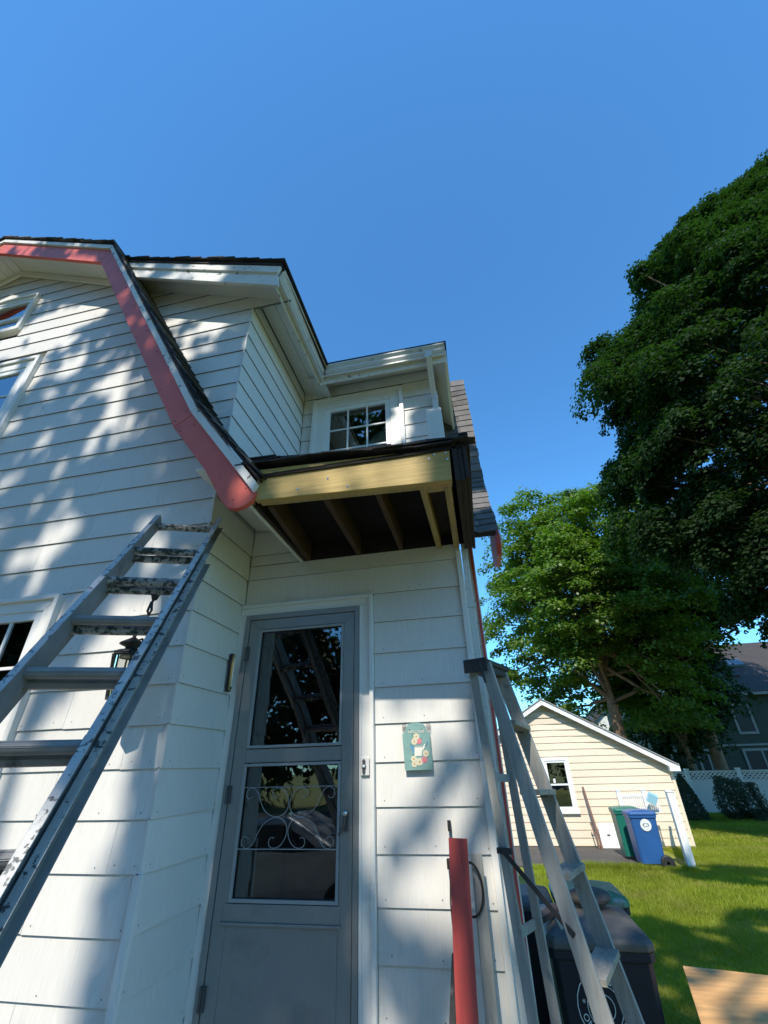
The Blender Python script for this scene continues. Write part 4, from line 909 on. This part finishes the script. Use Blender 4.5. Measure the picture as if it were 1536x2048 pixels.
# ================================================================== FENCE, SHRUBS
fen = thing('lattice_fence', 'long white vinyl fence with lattice top across the back of the yard', 'fence', (11, 25, 0))
FY = lambda x: 25.6-(x-8.5)*.35
fx = [5.4, 7.15, 8.62, 10.45, 12.6, 14.8, 17.0]
for x in fx:
    y = FY(x); m = MB(); m.box(x-.07, x+.07, y-.07, y+.07, 0, 1.62); m.box(x-.09, x+.09, y-.09, y+.09, 1.62, 1.67); m.build('post', VINYL, fen, .004)
for a, b in zip(fx[:-1], fx[1:]):
    A = Vector((a+.07, FY(a+.07), 0)); B = Vector((b-.07, FY(b-.07), 0)); d = (B-A); L = d.length; d.normalize(); Z = Vector((0, 0, 1)); nn = d.cross(Z)
    m = MB(); m.obox((A+B)/2+Z*.60, d*L/2, nn*.015, Z*.56); pnl = m.build('panel', VINYL, fen)
    m = MB(); 
    for z, hh in ((1.55, .03), (1.17, .045), (.05, .04)): m.obox((A+B)/2+Z*z, d*L/2, nn*.03, Z*hh)
    m.build('rail', VINYL, fen)
    m = MB(); q = -.3
    while q < L:
        for s in (0, 1):
            u0, u1 = (q, q+.34) if s == 0 else (q+.34, q)
            p0 = A+d*min(max(u0, 0), L)+Z*(1.21+(min(max(u0, 0), L)-u0)*(1 if s == 0 else -1)); p1 = A+d*min(max(u1, 0), L)+Z*(1.52-(u1-min(max(u1, 0), L))*(1 if s == 0 else -1))
            if (p1-p0).length > .06 and p1.z > p0.z: m.beam(p0+nn*(.006*s), p1+nn*(.006*s), d, .052, .005)
        q += .17
    tag(m.build('lattice', VINYL, fen), kind='stuff')

def leaves(name, pos, nrm, size, mt, parent=None, jit=.5, five=True):
    """one pointed leaf polygon per point: pos (N,3), nrm (N,3)"""
    N_ = len(pos); nrm = nrm+rng.normal(0, jit, (N_, 3)); nrm /= np.linalg.norm(nrm, axis=1)[:, None]+1e-9
    r_ = rng.normal(0, 1, (N_, 3)); u = np.cross(nrm, r_); u /= np.linalg.norm(u, axis=1)[:, None]+1e-9; v = np.cross(nrm, u)
    s = (size*rng.uniform(.6, 1.25, N_))[:, None]
    if five:  # maple-like: five-cornered fan with drooping tip, two faces of 4
        p = [pos-u*s*.45, pos+v*s*.5-u*s*.1, pos+u*s*.55-nrm*s*.12, pos-v*s*.5-u*s*.1]
        verts = np.stack(p, 1).reshape(-1, 3); return fast_mesh(name, verts, 4, mt, parent)
    p = [pos-u*s*.5-v*s*.06, pos-u*s*.5+v*s*.06, pos+u*s*.5]
    return fast_mesh(name, np.stack(p, 1).reshape(-1, 3), 3, mt, parent)
def blob_shrub(name, label, cat, c, r, n, size, mt, shape='round', trunk=True):
    t = thing(name, label, cat, (c[0], c[1], 0))
    if shape == 'cone':
        h = rng.uniform(0, 1, n)**1.0; rad = (1-h)**.75*rng.uniform(.75, 1.0, n); a = rng.uniform(0, 2*np.pi, n)
        pos = np.stack([c[0]+r[0]*rad*np.cos(a), c[1]+r[1]*rad*np.sin(a), .05+r[2]*h], 1); nr = np.stack([np.cos(a), np.sin(a), .3+0*a], 1)
    else:
        d = rng.normal(0, 1, (n, 3)); d /= np.linalg.norm(d, axis=1)[:, None]; q = rng.uniform(.7, 1, n)[:, None]*(1+.13*np.sin(d[:, :1]*5+d[:, 2:]*4))
        pos = np.array(c)+d*np.array(r)*q; nr = d.copy()
        if shape == 'box': pos = np.array(c)+np.clip(d*1.35, -1, 1)*np.array(r)*q
    leaves('foliage', pos, nr, size, mt, t, .6)
    m = MB(); m.tube([(c[0], c[1], 0), (c[0]+.02, c[1], c[2]*.5), (c[0], c[1], c[2])], [.05, .04, .02], 6); m.build('stem', BARK, t); return t
blob_shrub('cone_shrub', 'dark clipped cone shrub beside the garage in front of the white fence', 'shrub', (7.3, 22.6, .75), (.66, .6, 1.5), 6000, .06, LEAF3, 'cone')
blob_shrub('box_shrub', 'rounded square-topped shrub in front of the white fence', 'shrub', (8.95, 22.6, .74), (.52, .45, .64), 5500, .06, LEAF3, 'box')
t = thing('twiggy_shrub', 'thin twiggy climber leaning on a white fence post', 'shrub', (10.0, 23.1, 0))
for k in range(7):
    m = MB(); bx = 10.15+random.uniform(-.25, .25); m.tube([(bx, 23.1, 0), (bx-.1, 23.1, .6), (bx-.3+random.uniform(-.25, .2), 23.1, 1.25+random.uniform(-.3, .1))], [.018, .012, .005], 5); m.build('stem', BARK, t)
pp = rng.uniform(0, 1, (900, 1)); leaves('foliage', np.hstack([10.15-.3*pp+rng.normal(0, .12, (900, 1)), 23.1+rng.normal(0, .08, (900, 1)), pp*1.2]), np.tile([0, -1, .5], (900, 1)), .07, LEAF3, t)
gcp = np.stack([rng.uniform(9.3, 13.5, 9000), rng.uniform(21.8, 23.4, 9000), rng.uniform(0, .3, 9000)], 1); gcp[:, 2] *= (.6+.4*np.sin(gcp[:, 0]*4)*np.cos(gcp[:, 1]*3))
tag(leaves('ground_cover', gcp, np.tile([0, -.3, 1.], (9000, 1)), .08, LEAF3), 'low dark ground cover under the shrubs along the fence', 'plants', kind='stuff')

# ================================================================== DARK GREEN HOUSE AND FAR HOUSE
gh = thing('green_house', 'dark green clapboard house with grey-brown roof behind the white fence', 'house', (18, 34, 0))
HY = 33.
m = MB(); m.box(9.6, 26, HY, HY+9, 0, 5.6); m.build('wall', GREENH, gh)
k = 0; z = .3
while z < 5.55:
    m = MB(); m.prism([(HY-.03, z), (HY, z), (HY, z+.15), (HY-.008, z+.15)], 'x', 9.6, 26); o = m.build('clapboard', GREENH, gh); z += .152
m = MB(); m.add([(14.2, HY-.5, 5.5), (26.5, HY-.5, 5.5), (26.5, HY+4.6, 9.3), (16.2, HY+4.6, 9.3), (14.2, HY+9.5, 5.5), (26.5, HY+9.5, 5.5), (14.2, HY-.5, 5.35), (26.5, HY-.5, 5.35)], [(0, 1, 2, 3), (3, 2, 5, 4), (0, 3, 4), (6, 7, 1, 0)]); m.build('roof', ROOFN, gh)
m = MB(); m.box(14.2, 26.5, HY-.56, HY-.5, 5.3, 5.45); m.box(9.6, 26, HY-.08, HY-.031, 2.62, 2.72); m.build('eave_board', GREYTR, gh)
m = MB(); m.obox((16.9, HY+2.2, 7.62), (.5, 0, 0), (0, .35, .26), (0, -.04, .06)); m.build('skylight', mat('skylight_glass', (.14, .17, .2), .3), gh)
m = MB(); m.obox((16.1, HY+.9, 6.6), (.18, 0, 0), (0, .12, .08), (0, -.05, .1)); m.build('roof_vent', BLKM, gh)
def farwin(x0, x1, z0, z1, mull=0):
    m = MB(); t_ = .13; y = HY-.06
    m.box(x0-t_, x0, y-.03, y+.03, z0-t_, z1+t_); m.box(x1, x1+t_, y-.03, y+.03, z0-t_, z1+t_); m.box(x0, x1, y-.03, y+.03, z1, z1+t_); m.box(x0, x1, y-.03, y+.03, z0-t_, z0)
    if mull: m.box((x0+x1)/2-.05, (x0+x1)/2+.05, y-.03, y+.03, z0, z1)
    w_ = m.build('window', GREYTR, gh); m = MB(); m.box(x0, x1, y+.0, y+.02, z0, z1); m.build('pane', mat('dark_far_glass', (.012, .016, .02), .35, spec=.2), w_)
farwin(14.75, 15.55, 3.35, 4.75); farwin(17.0, 17.9, 3.6, 4.9); farwin(14.55, 16.3, 1.15, 2.35, 1); farwin(10.6, 11.6, 1.0, 2.4); farwin(12.1, 13.0, 1.0, 2.4, 1); farwin(18.5, 19.8, 1.1, 2.4, 1)
fh = thing('far_house', 'pale gabled house far behind the garage glimpsed through the maple', 'house', (10, 44, 0))
m = MB(); m.prism([(8.8, 0), (13.8, 0), (13.8, 5.0), (11.3, 7.2), (8.8, 5.0)], 'y', 44, 52); m.build('wall', mat('pale_wall', (.62, .64, .6), .7), fh)
m = MB()
for s in (-1, 1): m.prism([(11.3, 7.25), (11.3+s*2.9, 4.7), (11.3+s*2.9, 4.5), (11.3, 7.05)], 'y', 43.6, 52.3)
m.build('roof', ROOFN, fh)
m = MB(); m.box(10.6, 12, 43.94, 43.99, 3.0, 4.4); m.build('window', GREYTR, fh)

# ================================================================== TREES
def limb(m, a, b, r0, r1, wob=.3, n=6, seed=0):
    rr = random.Random(seed); a = Vector(a); b = Vector(b); pts = []; L = (b-a).length
    for i in range(n+1):
        t_ = i/n; o = Vector((rr.uniform(-1, 1), rr.uniform(-1, 1), rr.uniform(-.5, .5)))*wob*L*.12*math.sin(math.pi*t_)
        pts.append(a+(b-a)*t_+o+Vector((0, 0, -.06*L*math.sin(math.pi*t_)*.5)))
    m.tube(pts, [r0+(r1-r0)*i/n for i in range(n+1)], 8)
    return pts
def maple(name, label, base, trunk_h, trunk_r, crown_c, crown_r, nclump, per, lsize, mt, clump=(1.0, .55), seed=1, mask=None, shell=(.55, 1.0), group=None, jit=.45, axmix=.45, thick=.12, profile=None, dens=None):
    t = thing(name, label, 'tree', base, group); g = np.random.default_rng(seed)
    m = MB(); top = Vector((crown_c[0], crown_c[1], crown_c[2]+crown_r[2]*.5)); fork = Vector((base[0], base[1], trunk_h))
    m.tube([Vector(base)+Vector((0, 0, -.1)), Vector(base)+Vector((.02, 0, .5)), Vector(base)+(fork-Vector(base))*.6, fork], [trunk_r*1.35, trunk_r*1.05, trunk_r*.95, trunk_r*.9], 14)
    m.build('trunk', BARK, t)
    # clump centres: quasi-uniform directions, pushed to the crown shell with lumps
    d = g.normal(0, 1, (nclump, 3)); d /= np.linalg.norm(d, axis=1)[:, None]; q = g.uniform(shell[0], shell[1], nclump)[:, None]**.7
    lump = 1+.10*np.sin(d[:, :1]*4+seed)+.08*np.sin(d[:, 1:2]*6+1)+.07*np.sin(d[:, 2:]*7+2)
    # crowns are widest in the lower half
    cc = np.array(crown_c)+d*np.array(crown_r)*q*lump
    if profile is not None:   # crown given as radius by height, flattened front to back
        zz = g.uniform(profile[0][0], profile[0][-1], nclump); RR = np.interp(zz, *profile); an = g.uniform(0, 2*np.pi, nclump); sh = g.uniform(.55, 1, nclump)**.45
        sh *= 1+.05*np.sin(an*6+zz*.9)+.04*np.sin(zz*2.1+an*3)
        cc = np.stack([crown_c[0]+RR*sh*np.cos(an), crown_c[1]+RR*sh*np.sin(an)*crown_r[1]/crown_r[0], zz], 1)
    if mask is not None: cc = cc[mask(cc)]
    limbs = MB(); rr = random.Random(seed); order = list(range(len(cc))); rr.shuffle(order)
    for i in order[:26]:
        e = Vector(cc[i]); st = fork.lerp(top, rr.uniform(0, .35)); limb(limbs, st, e, trunk_r*rr.uniform(.25, .42), .02, seed=i)
    limb(limbs, fork, top, trunk_r*.8, .05, seed=99)
    for i in order[26:130]:
        e = Vector(cc[i]); c0 = Vector(crown_c); st = c0.lerp(e, .45)+Vector((0, 0, -.12*crown_r[2])); limb(limbs, st, e, .05, .012, seed=i, n=4)
    limbs.build('limb', BARK, t)
    n = len(cc)*per; ci = np.repeat(np.arange(len(cc)), per)
    # each clump is a drooping umbrella of leaves
    a = g.uniform(0, 2*np.pi, n); rad = np.sqrt(g.uniform(0, 1, n)); cs_ = g.uniform(.6, 1.3, len(cc))[ci]*clump[0]
    outw = (cc-np.array(crown_c)); outw /= np.linalg.norm(outw, axis=1)[:, None]
    ax = outw*axmix+np.array([0, 0, 1.0])*(1-axmix); ax /= np.linalg.norm(ax, axis=1)[:, None]
    e_a = np.cross(ax, np.array([.3, .9, .1])); e_a /= np.linalg.norm(e_a, axis=1)[:, None]; e_b = np.cross(ax, e_a)
    ax, e_a, e_b = ax[ci], e_a[ci], e_b[ci]
    lob = 1+.22*np.sin(a*3+ci*1.7)+.12*np.sin(a*5+ci)
    A1 = (rad*np.cos(a)*cs_*lob)[:, None]; B1 = (rad*np.sin(a)*cs_*lob)[:, None]; H1 = ((clump[1]*(1-rad**2)/clump[0]+g.normal(0, thick, n)-.25)*cs_)[:, None]
    pos = cc[ci]+e_a*A1+e_b*B1+ax*H1
    nr = e_a*(rad*np.cos(a)*.7)[:, None]+e_b*(rad*np.sin(a)*.7)[:, None]+ax*.8+np.array([0, 0, .35])
    leaves('foliage', pos, nr, lsize, mt, t, jit)
    return t
# middle maple behind the garage
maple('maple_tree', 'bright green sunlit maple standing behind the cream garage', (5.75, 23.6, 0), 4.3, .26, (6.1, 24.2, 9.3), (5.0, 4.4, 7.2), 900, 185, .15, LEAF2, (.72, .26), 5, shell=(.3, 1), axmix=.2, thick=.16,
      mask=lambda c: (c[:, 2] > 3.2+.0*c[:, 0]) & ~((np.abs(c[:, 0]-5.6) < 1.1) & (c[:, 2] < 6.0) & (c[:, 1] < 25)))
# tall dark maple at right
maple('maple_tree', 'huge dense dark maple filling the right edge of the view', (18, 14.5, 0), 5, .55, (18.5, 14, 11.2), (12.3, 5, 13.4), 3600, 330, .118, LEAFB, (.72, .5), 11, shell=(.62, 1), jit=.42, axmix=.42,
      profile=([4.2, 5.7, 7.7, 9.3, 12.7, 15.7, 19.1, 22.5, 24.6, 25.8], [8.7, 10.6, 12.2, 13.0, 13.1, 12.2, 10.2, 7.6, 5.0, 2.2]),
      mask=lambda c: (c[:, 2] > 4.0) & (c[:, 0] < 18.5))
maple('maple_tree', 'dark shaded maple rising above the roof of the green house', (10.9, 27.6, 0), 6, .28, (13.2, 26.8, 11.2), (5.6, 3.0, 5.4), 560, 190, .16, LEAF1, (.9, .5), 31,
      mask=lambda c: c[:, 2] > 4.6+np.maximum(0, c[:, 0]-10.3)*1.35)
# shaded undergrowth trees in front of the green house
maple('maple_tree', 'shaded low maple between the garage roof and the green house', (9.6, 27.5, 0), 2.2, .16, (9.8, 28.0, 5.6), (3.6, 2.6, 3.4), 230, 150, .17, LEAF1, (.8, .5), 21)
blob_shrub('leafy_sapling', 'small leafy sapling just behind the top of the garage roof', 'shrub', (4.1, 22.9, 3.4), (.55, .4, .5), 700, .14, LEAF2)

# ---- the street tree behind the camera: its crown dapples the house
TE = math.tan(SUN_EL)
lit = [(-1.555, 5.12, .055, .11), (-3.74, 8.06, .22, .10), (-3.41, 7.92, .3, .16), (-4.05, 7.88, .3, .14), (-3.65, 7.80, .3, .14), (-4.29, 7.72, .2, .12), (-3.92, 7.5, .2, .14), (-3.6, 7.55, .25, .1), (-4.05, 7.26, .14, .1),
       (-3.68, 7.11, .16, .09), (-3.24, 7.17, .13, .12), (-2.72, 6.85, .13, .13), (-2.58, 6.6, .12, .14), (-2.55, 6.42, .12, .1), (-2.66, 6.2, .07, .13), (-2.43, 6.28, .10, .17), (-3.2, 6.38, .06, .13), (-3.41, 6.22, .06, .07),
       (-2.91, 6.03, .06, .07), (-3.42, 5.98, .12, .09), (-2.76, 5.72, .07, .12), (-3.0, 5.71, .07, .07), (-2.74, 5.40, .14, .17), (-2.98, 5.32, .12, .09), (-2.55, 5.50, .08, .08), (-2.75, 5.11, .10, .1),
       (-1.93, 5.39, .08, .12), (-1.86, 5.22, .09, .14), (-4.92, 8.53, .3, .2), (-3.75, 7.01, .1, .06),
       (-2.45, 7.72, .15, .08), (-2.0, 7.52, .28, .09), (-1.68, 7.40, .16, .09), (-2.35, 7.42, .12, .05), (-1.95, 7.25, .13, .08), (-1.73, 7.22, .08, .07), (-2.0, 7.02, .14, .09), (-1.81, 7.0, .08, .06), (-1.76, 6.40, .07, .13),
       (-.55, 5.13, .35, .10), (-.08, 5.12, .12, .12), (-1.05, 5.15, .07, .1), (-.33, 8.10, .17, .17), (-.5, 8.2, .1, .1), (-.16, 8.37, .08, .1), (-3.3, 5.55, .08, .06),
       (.35, 5.6, .25, .2), (.75, 5.45, .15, .3), (-1.3, 7.0, .1, .1), (.3, 7.6, .3, .25), (.15, 8.9, .2, .25)]
lit = np.array(lit); lit[:, 2:] *= np.where(lit[:, 1:2] > 6.7, 1.3, 1.12)
def shade_keep(X, Yg):
    keep = np.ones(len(X), bool)
    for cx, cy, rx, ry in lit:
        sh = (X-cx)-.25*(Yg-cy)
        d_ = (sh/rx)**2+((Yg-cy)/ry)**2
        keep &= ~(d_ < 1.0)
    wob = .10*np.sin(X*3.1+1)+.07*np.sin(X*7.3)
    low = (X < -1.72) & (Yg < 4.98+wob) & ~((np.abs(X+2.30-.35*(Yg-4.7)) < .10) & (Yg > 4.35))
    door = (X > -.68) & (X < .03) & (Yg < 5.0)
    band = np.abs((Yg-4.72)-(X+.07)*.93) < .07+.02*np.sin(X*9)
    blot = ((X+.46)/.3)**2+((Yg-3.93)/.16)**2 < 1
    door &= ~band & ~blot
    sl_ = (X > .2) & (Yg < 4.7) & (np.sin(X*7+Yg*5+1.0) > -.1)
    keep &= ~(low | door | sl_)
    thin = (Yg > 6.6) & (X < -1.5); keep &= ~(thin & (rng.uniform(0, 1, len(X)) < .38))
    edge = 9.7+.5*np.sin(X*1.7+.6)+.25*np.sin(X*4.1)+1.0*(X < 1.8)
    lobe = ((X-4.6)/1.2)**2+((Yg-12.6)/.9)**2 < 1
    keep &= (Yg < edge) | lobe
    keep &= ~((Yg > 9.0) & (X < 1.0))
    keep &= ~((X < -3.2) & (Yg > 8.6+.1*np.sin(X*5)))
    ply_ = (X > 1.0) & (X < 2.8) & (Yg > 4.1) & (Yg < 5.75) & (np.sin(X*6+Yg*3)+np.sin(Yg*7-X*2) > -.75); keep &= ~ply_
    gap = (np.sin(X*5.3+Yg*3.7)+np.sin(X*2.1-Yg*4.9+1) > 1.55) & (X > 1.0)
    return keep & ~gap
st_ = thing('street_tree', 'broad leafy maple behind the viewer whose crown dapples the house', 'tree', (-2.5, -9.5, 0))
def shade_leaves(n, xr, yr, srange, size):
    X = rng.uniform(*xr, n); Yg = rng.uniform(*yr, n); k = shade_keep(X, Yg); X = X[k]; Yg = Yg[k]
    s = np.maximum(rng.uniform(*srange, len(X)), Yg+.5); pos = np.stack([X-s*.0528, Yg-s, TE*s], 1)
    nr = np.tile([0, -.65, .75], (len(X), 1))
    return pos, nr
X2 = rng.uniform(-9, 9, 8000); Y2 = rng.uniform(-8, 2.9, 8000); s2 = rng.uniform(9, 14, 8000)
B_ = np.stack([X2-s2*.0528, Y2-s2, TE*s2], 1)  # unseen crown leaves added to shade the ground and cut its bounce
A_ = shade_leaves(44000, (-7, 6.0), (3.0, 13.5), (10.5, 13.0), .17)
leaves('foliage', np.concatenate([A_[0], B_]), np.concatenate([A_[1], np.tile([0, -.65, .75], (len(B_), 1))]), .18, LEAF1, st_, .6)
m = MB(); m.tube([(-2.5, -9.5, 0), (-2.45, -9.3, 3), (-2.3, -8.8, 7), (-2.0, -8.0, 10.5)], [.38, .32, .28, .2], 12); m.build('trunk', BARK, st_)
m = MB()
for i, e in enumerate([(-6, -5.5, 13), (-4.3, -6.5, 14), (-2.2, -4.5, 13.2), (.5, -5.5, 13.5), (2.5, -4.0, 13.6), (4.6, -2.0, 14), (-3.3, -6, 15), (1.5, -2.5, 14)]):
    limb(m, (-2.25+.1*i*.2, -8.7, 7+.4*i*.6), e, .10, .02, seed=50+i)
m.build('limb', BARK, st_)

for i, (x, y, r) in enumerate([(-17, -27, 7), (-4, -29, 7.5), (9, -28, 7), (22, -27, 7.5), (-19, -12, 5.5), (-14, 1, 3.5)]):
    maple('roadside_tree', ['tall dense maple across the road, far left behind the viewer', 'tall dense maple across the road straight behind the viewer', 'tall dense maple across the road, right behind the viewer', 'tall dense maple across the road, far right behind the viewer', 'round maple left of the house beside the road', 'small maple standing left of the house'][i],
          (x, y, 0), 2.5, .35, (x, y, 7.6 if r > 4 else 5), (r, r*.8, 7.0 if r > 4 else 4), 260, 60, .5, LEAF1, (1.6, .8), 60+i, group='trees around the road behind the viewer')
# ---- the car whose flank mirrors in the storm door
car = thing('parked_car', 'silver-grey parked car mirrored in the lower glass of the storm door', 'car', (-4.0, -3.2, 0))
m = MB()
prof_c = [(-6.3, .35), (-6.25, .75), (-5.6, .92), (-4.9, 1.38), (-3.4, 1.45), (-2.55, 1.0), (-1.75, .88), (-1.55, .62), (-1.6, .32)]
v = []; secs = [(-4.05, .92), (-3.95, 1.0), (-2.45, 1.0), (-2.35, .92)]
for yy, k in secs: v += [(x*1.0, yy+(.12 if yy < -3.2 else -.12)*max(0, (z-.9)/.55), .3+(z-.3)*k) for x, z in prof_c]
n_ = len(prof_c); m.add(v, [(i*n_+j, i*n_+(j+1) % n_, (i+1)*n_+(j+1) % n_, (i+1)*n_+j) for i in range(3) for j in range(n_)]+[tuple(range(n_)), tuple(range(4*n_-1, 3*n_-1, -1))])
m.build('body', mat('silver_car_paint', (.30, .32, .34), .3, metal=.5, coat=.5), car, .04)
m = MB(); m.add([(-5.35, -2.345-.03, .98), (-2.75, -2.345-.03, .98), (-3.45, -2.455, 1.34), (-4.85, -2.455, 1.34)], [(0, 1, 2, 3)]); m.build('side_window', BLACK, car)
for x in (-5.5, -2.35):
    for yy in (-4.0, -2.4): m = MB(); m.tube([(x, yy-.1, .33), (x, yy+.1, .33)], .33, 20); w_ = m.build('wheel', BLACK, car); m = MB(); m.tube([(x, yy-.11, .33), (x, yy+.11, .33)], .2, 12); m.build('rim', CHROME, w_)
m = MB(); m.box(-1.6, -1.53, -2.75, -2.45, .66, .78); m.build('headlight', INK, car); m = MB(); m.box(-1.6, -1.53, -3.95, -3.65, .66, .78); m.build('headlight', INK, car)
# ================================================================== GRASS
def grass(n, xr, yr, hgt, wid):
    x = rng.uniform(*xr, n); y = rng.uniform(*yr, n)
    on_drive = (x < 3.85+.02*y) & (y > 13.22+.06*np.sin(x*5)) & (y < 22)
    gar_ = (x < 5.06) & (y > 15.95) & (y < 22.2)
    bins = (x > .2) & (x < .9) & (y > 4.18) & (y < 5.05)
    k = ~(on_drive | gar_ | bins) & (x > .04*y-.1); x = x[k]; y = y[k]; N_ = len(x)
    h = hgt*rng.uniform(.5, 1.3, N_)*(1+.25*np.sin(x*2.3)*np.cos(y*1.7)); a = rng.uniform(0, 2*np.pi, N_); ln_ = rng.normal(0, .4, (N_, 2))*h[:, None]
    b = np.stack([x, y, 0*x], 1); u = np.stack([np.cos(a), np.sin(a), 0*a], 1)*(wid*rng.uniform(.6, 1.3, N_))[:, None]
    tip = b+np.stack([ln_[:, 0], ln_[:, 1], h], 1)
    return np.stack([b-u, b+u, tip], 1).reshape(-1, 3)
V = np.concatenate([grass(110000, (.0, 4.8), (4.5, 9.5), .055, .0035), grass(150000, (.2, 7.5), (9.5, 16.5), .065, .006), grass(90000, (3.8, 12.5), (15.5, 25.2), .065, .010), grass(9000, (.2, 4.0), (12.95, 13.3), .12, .007)])
tag(fast_mesh('grass', V, 3, GRASS), 'short sunlit lawn grass running back to the garage and fence', 'grass', kind='stuff')
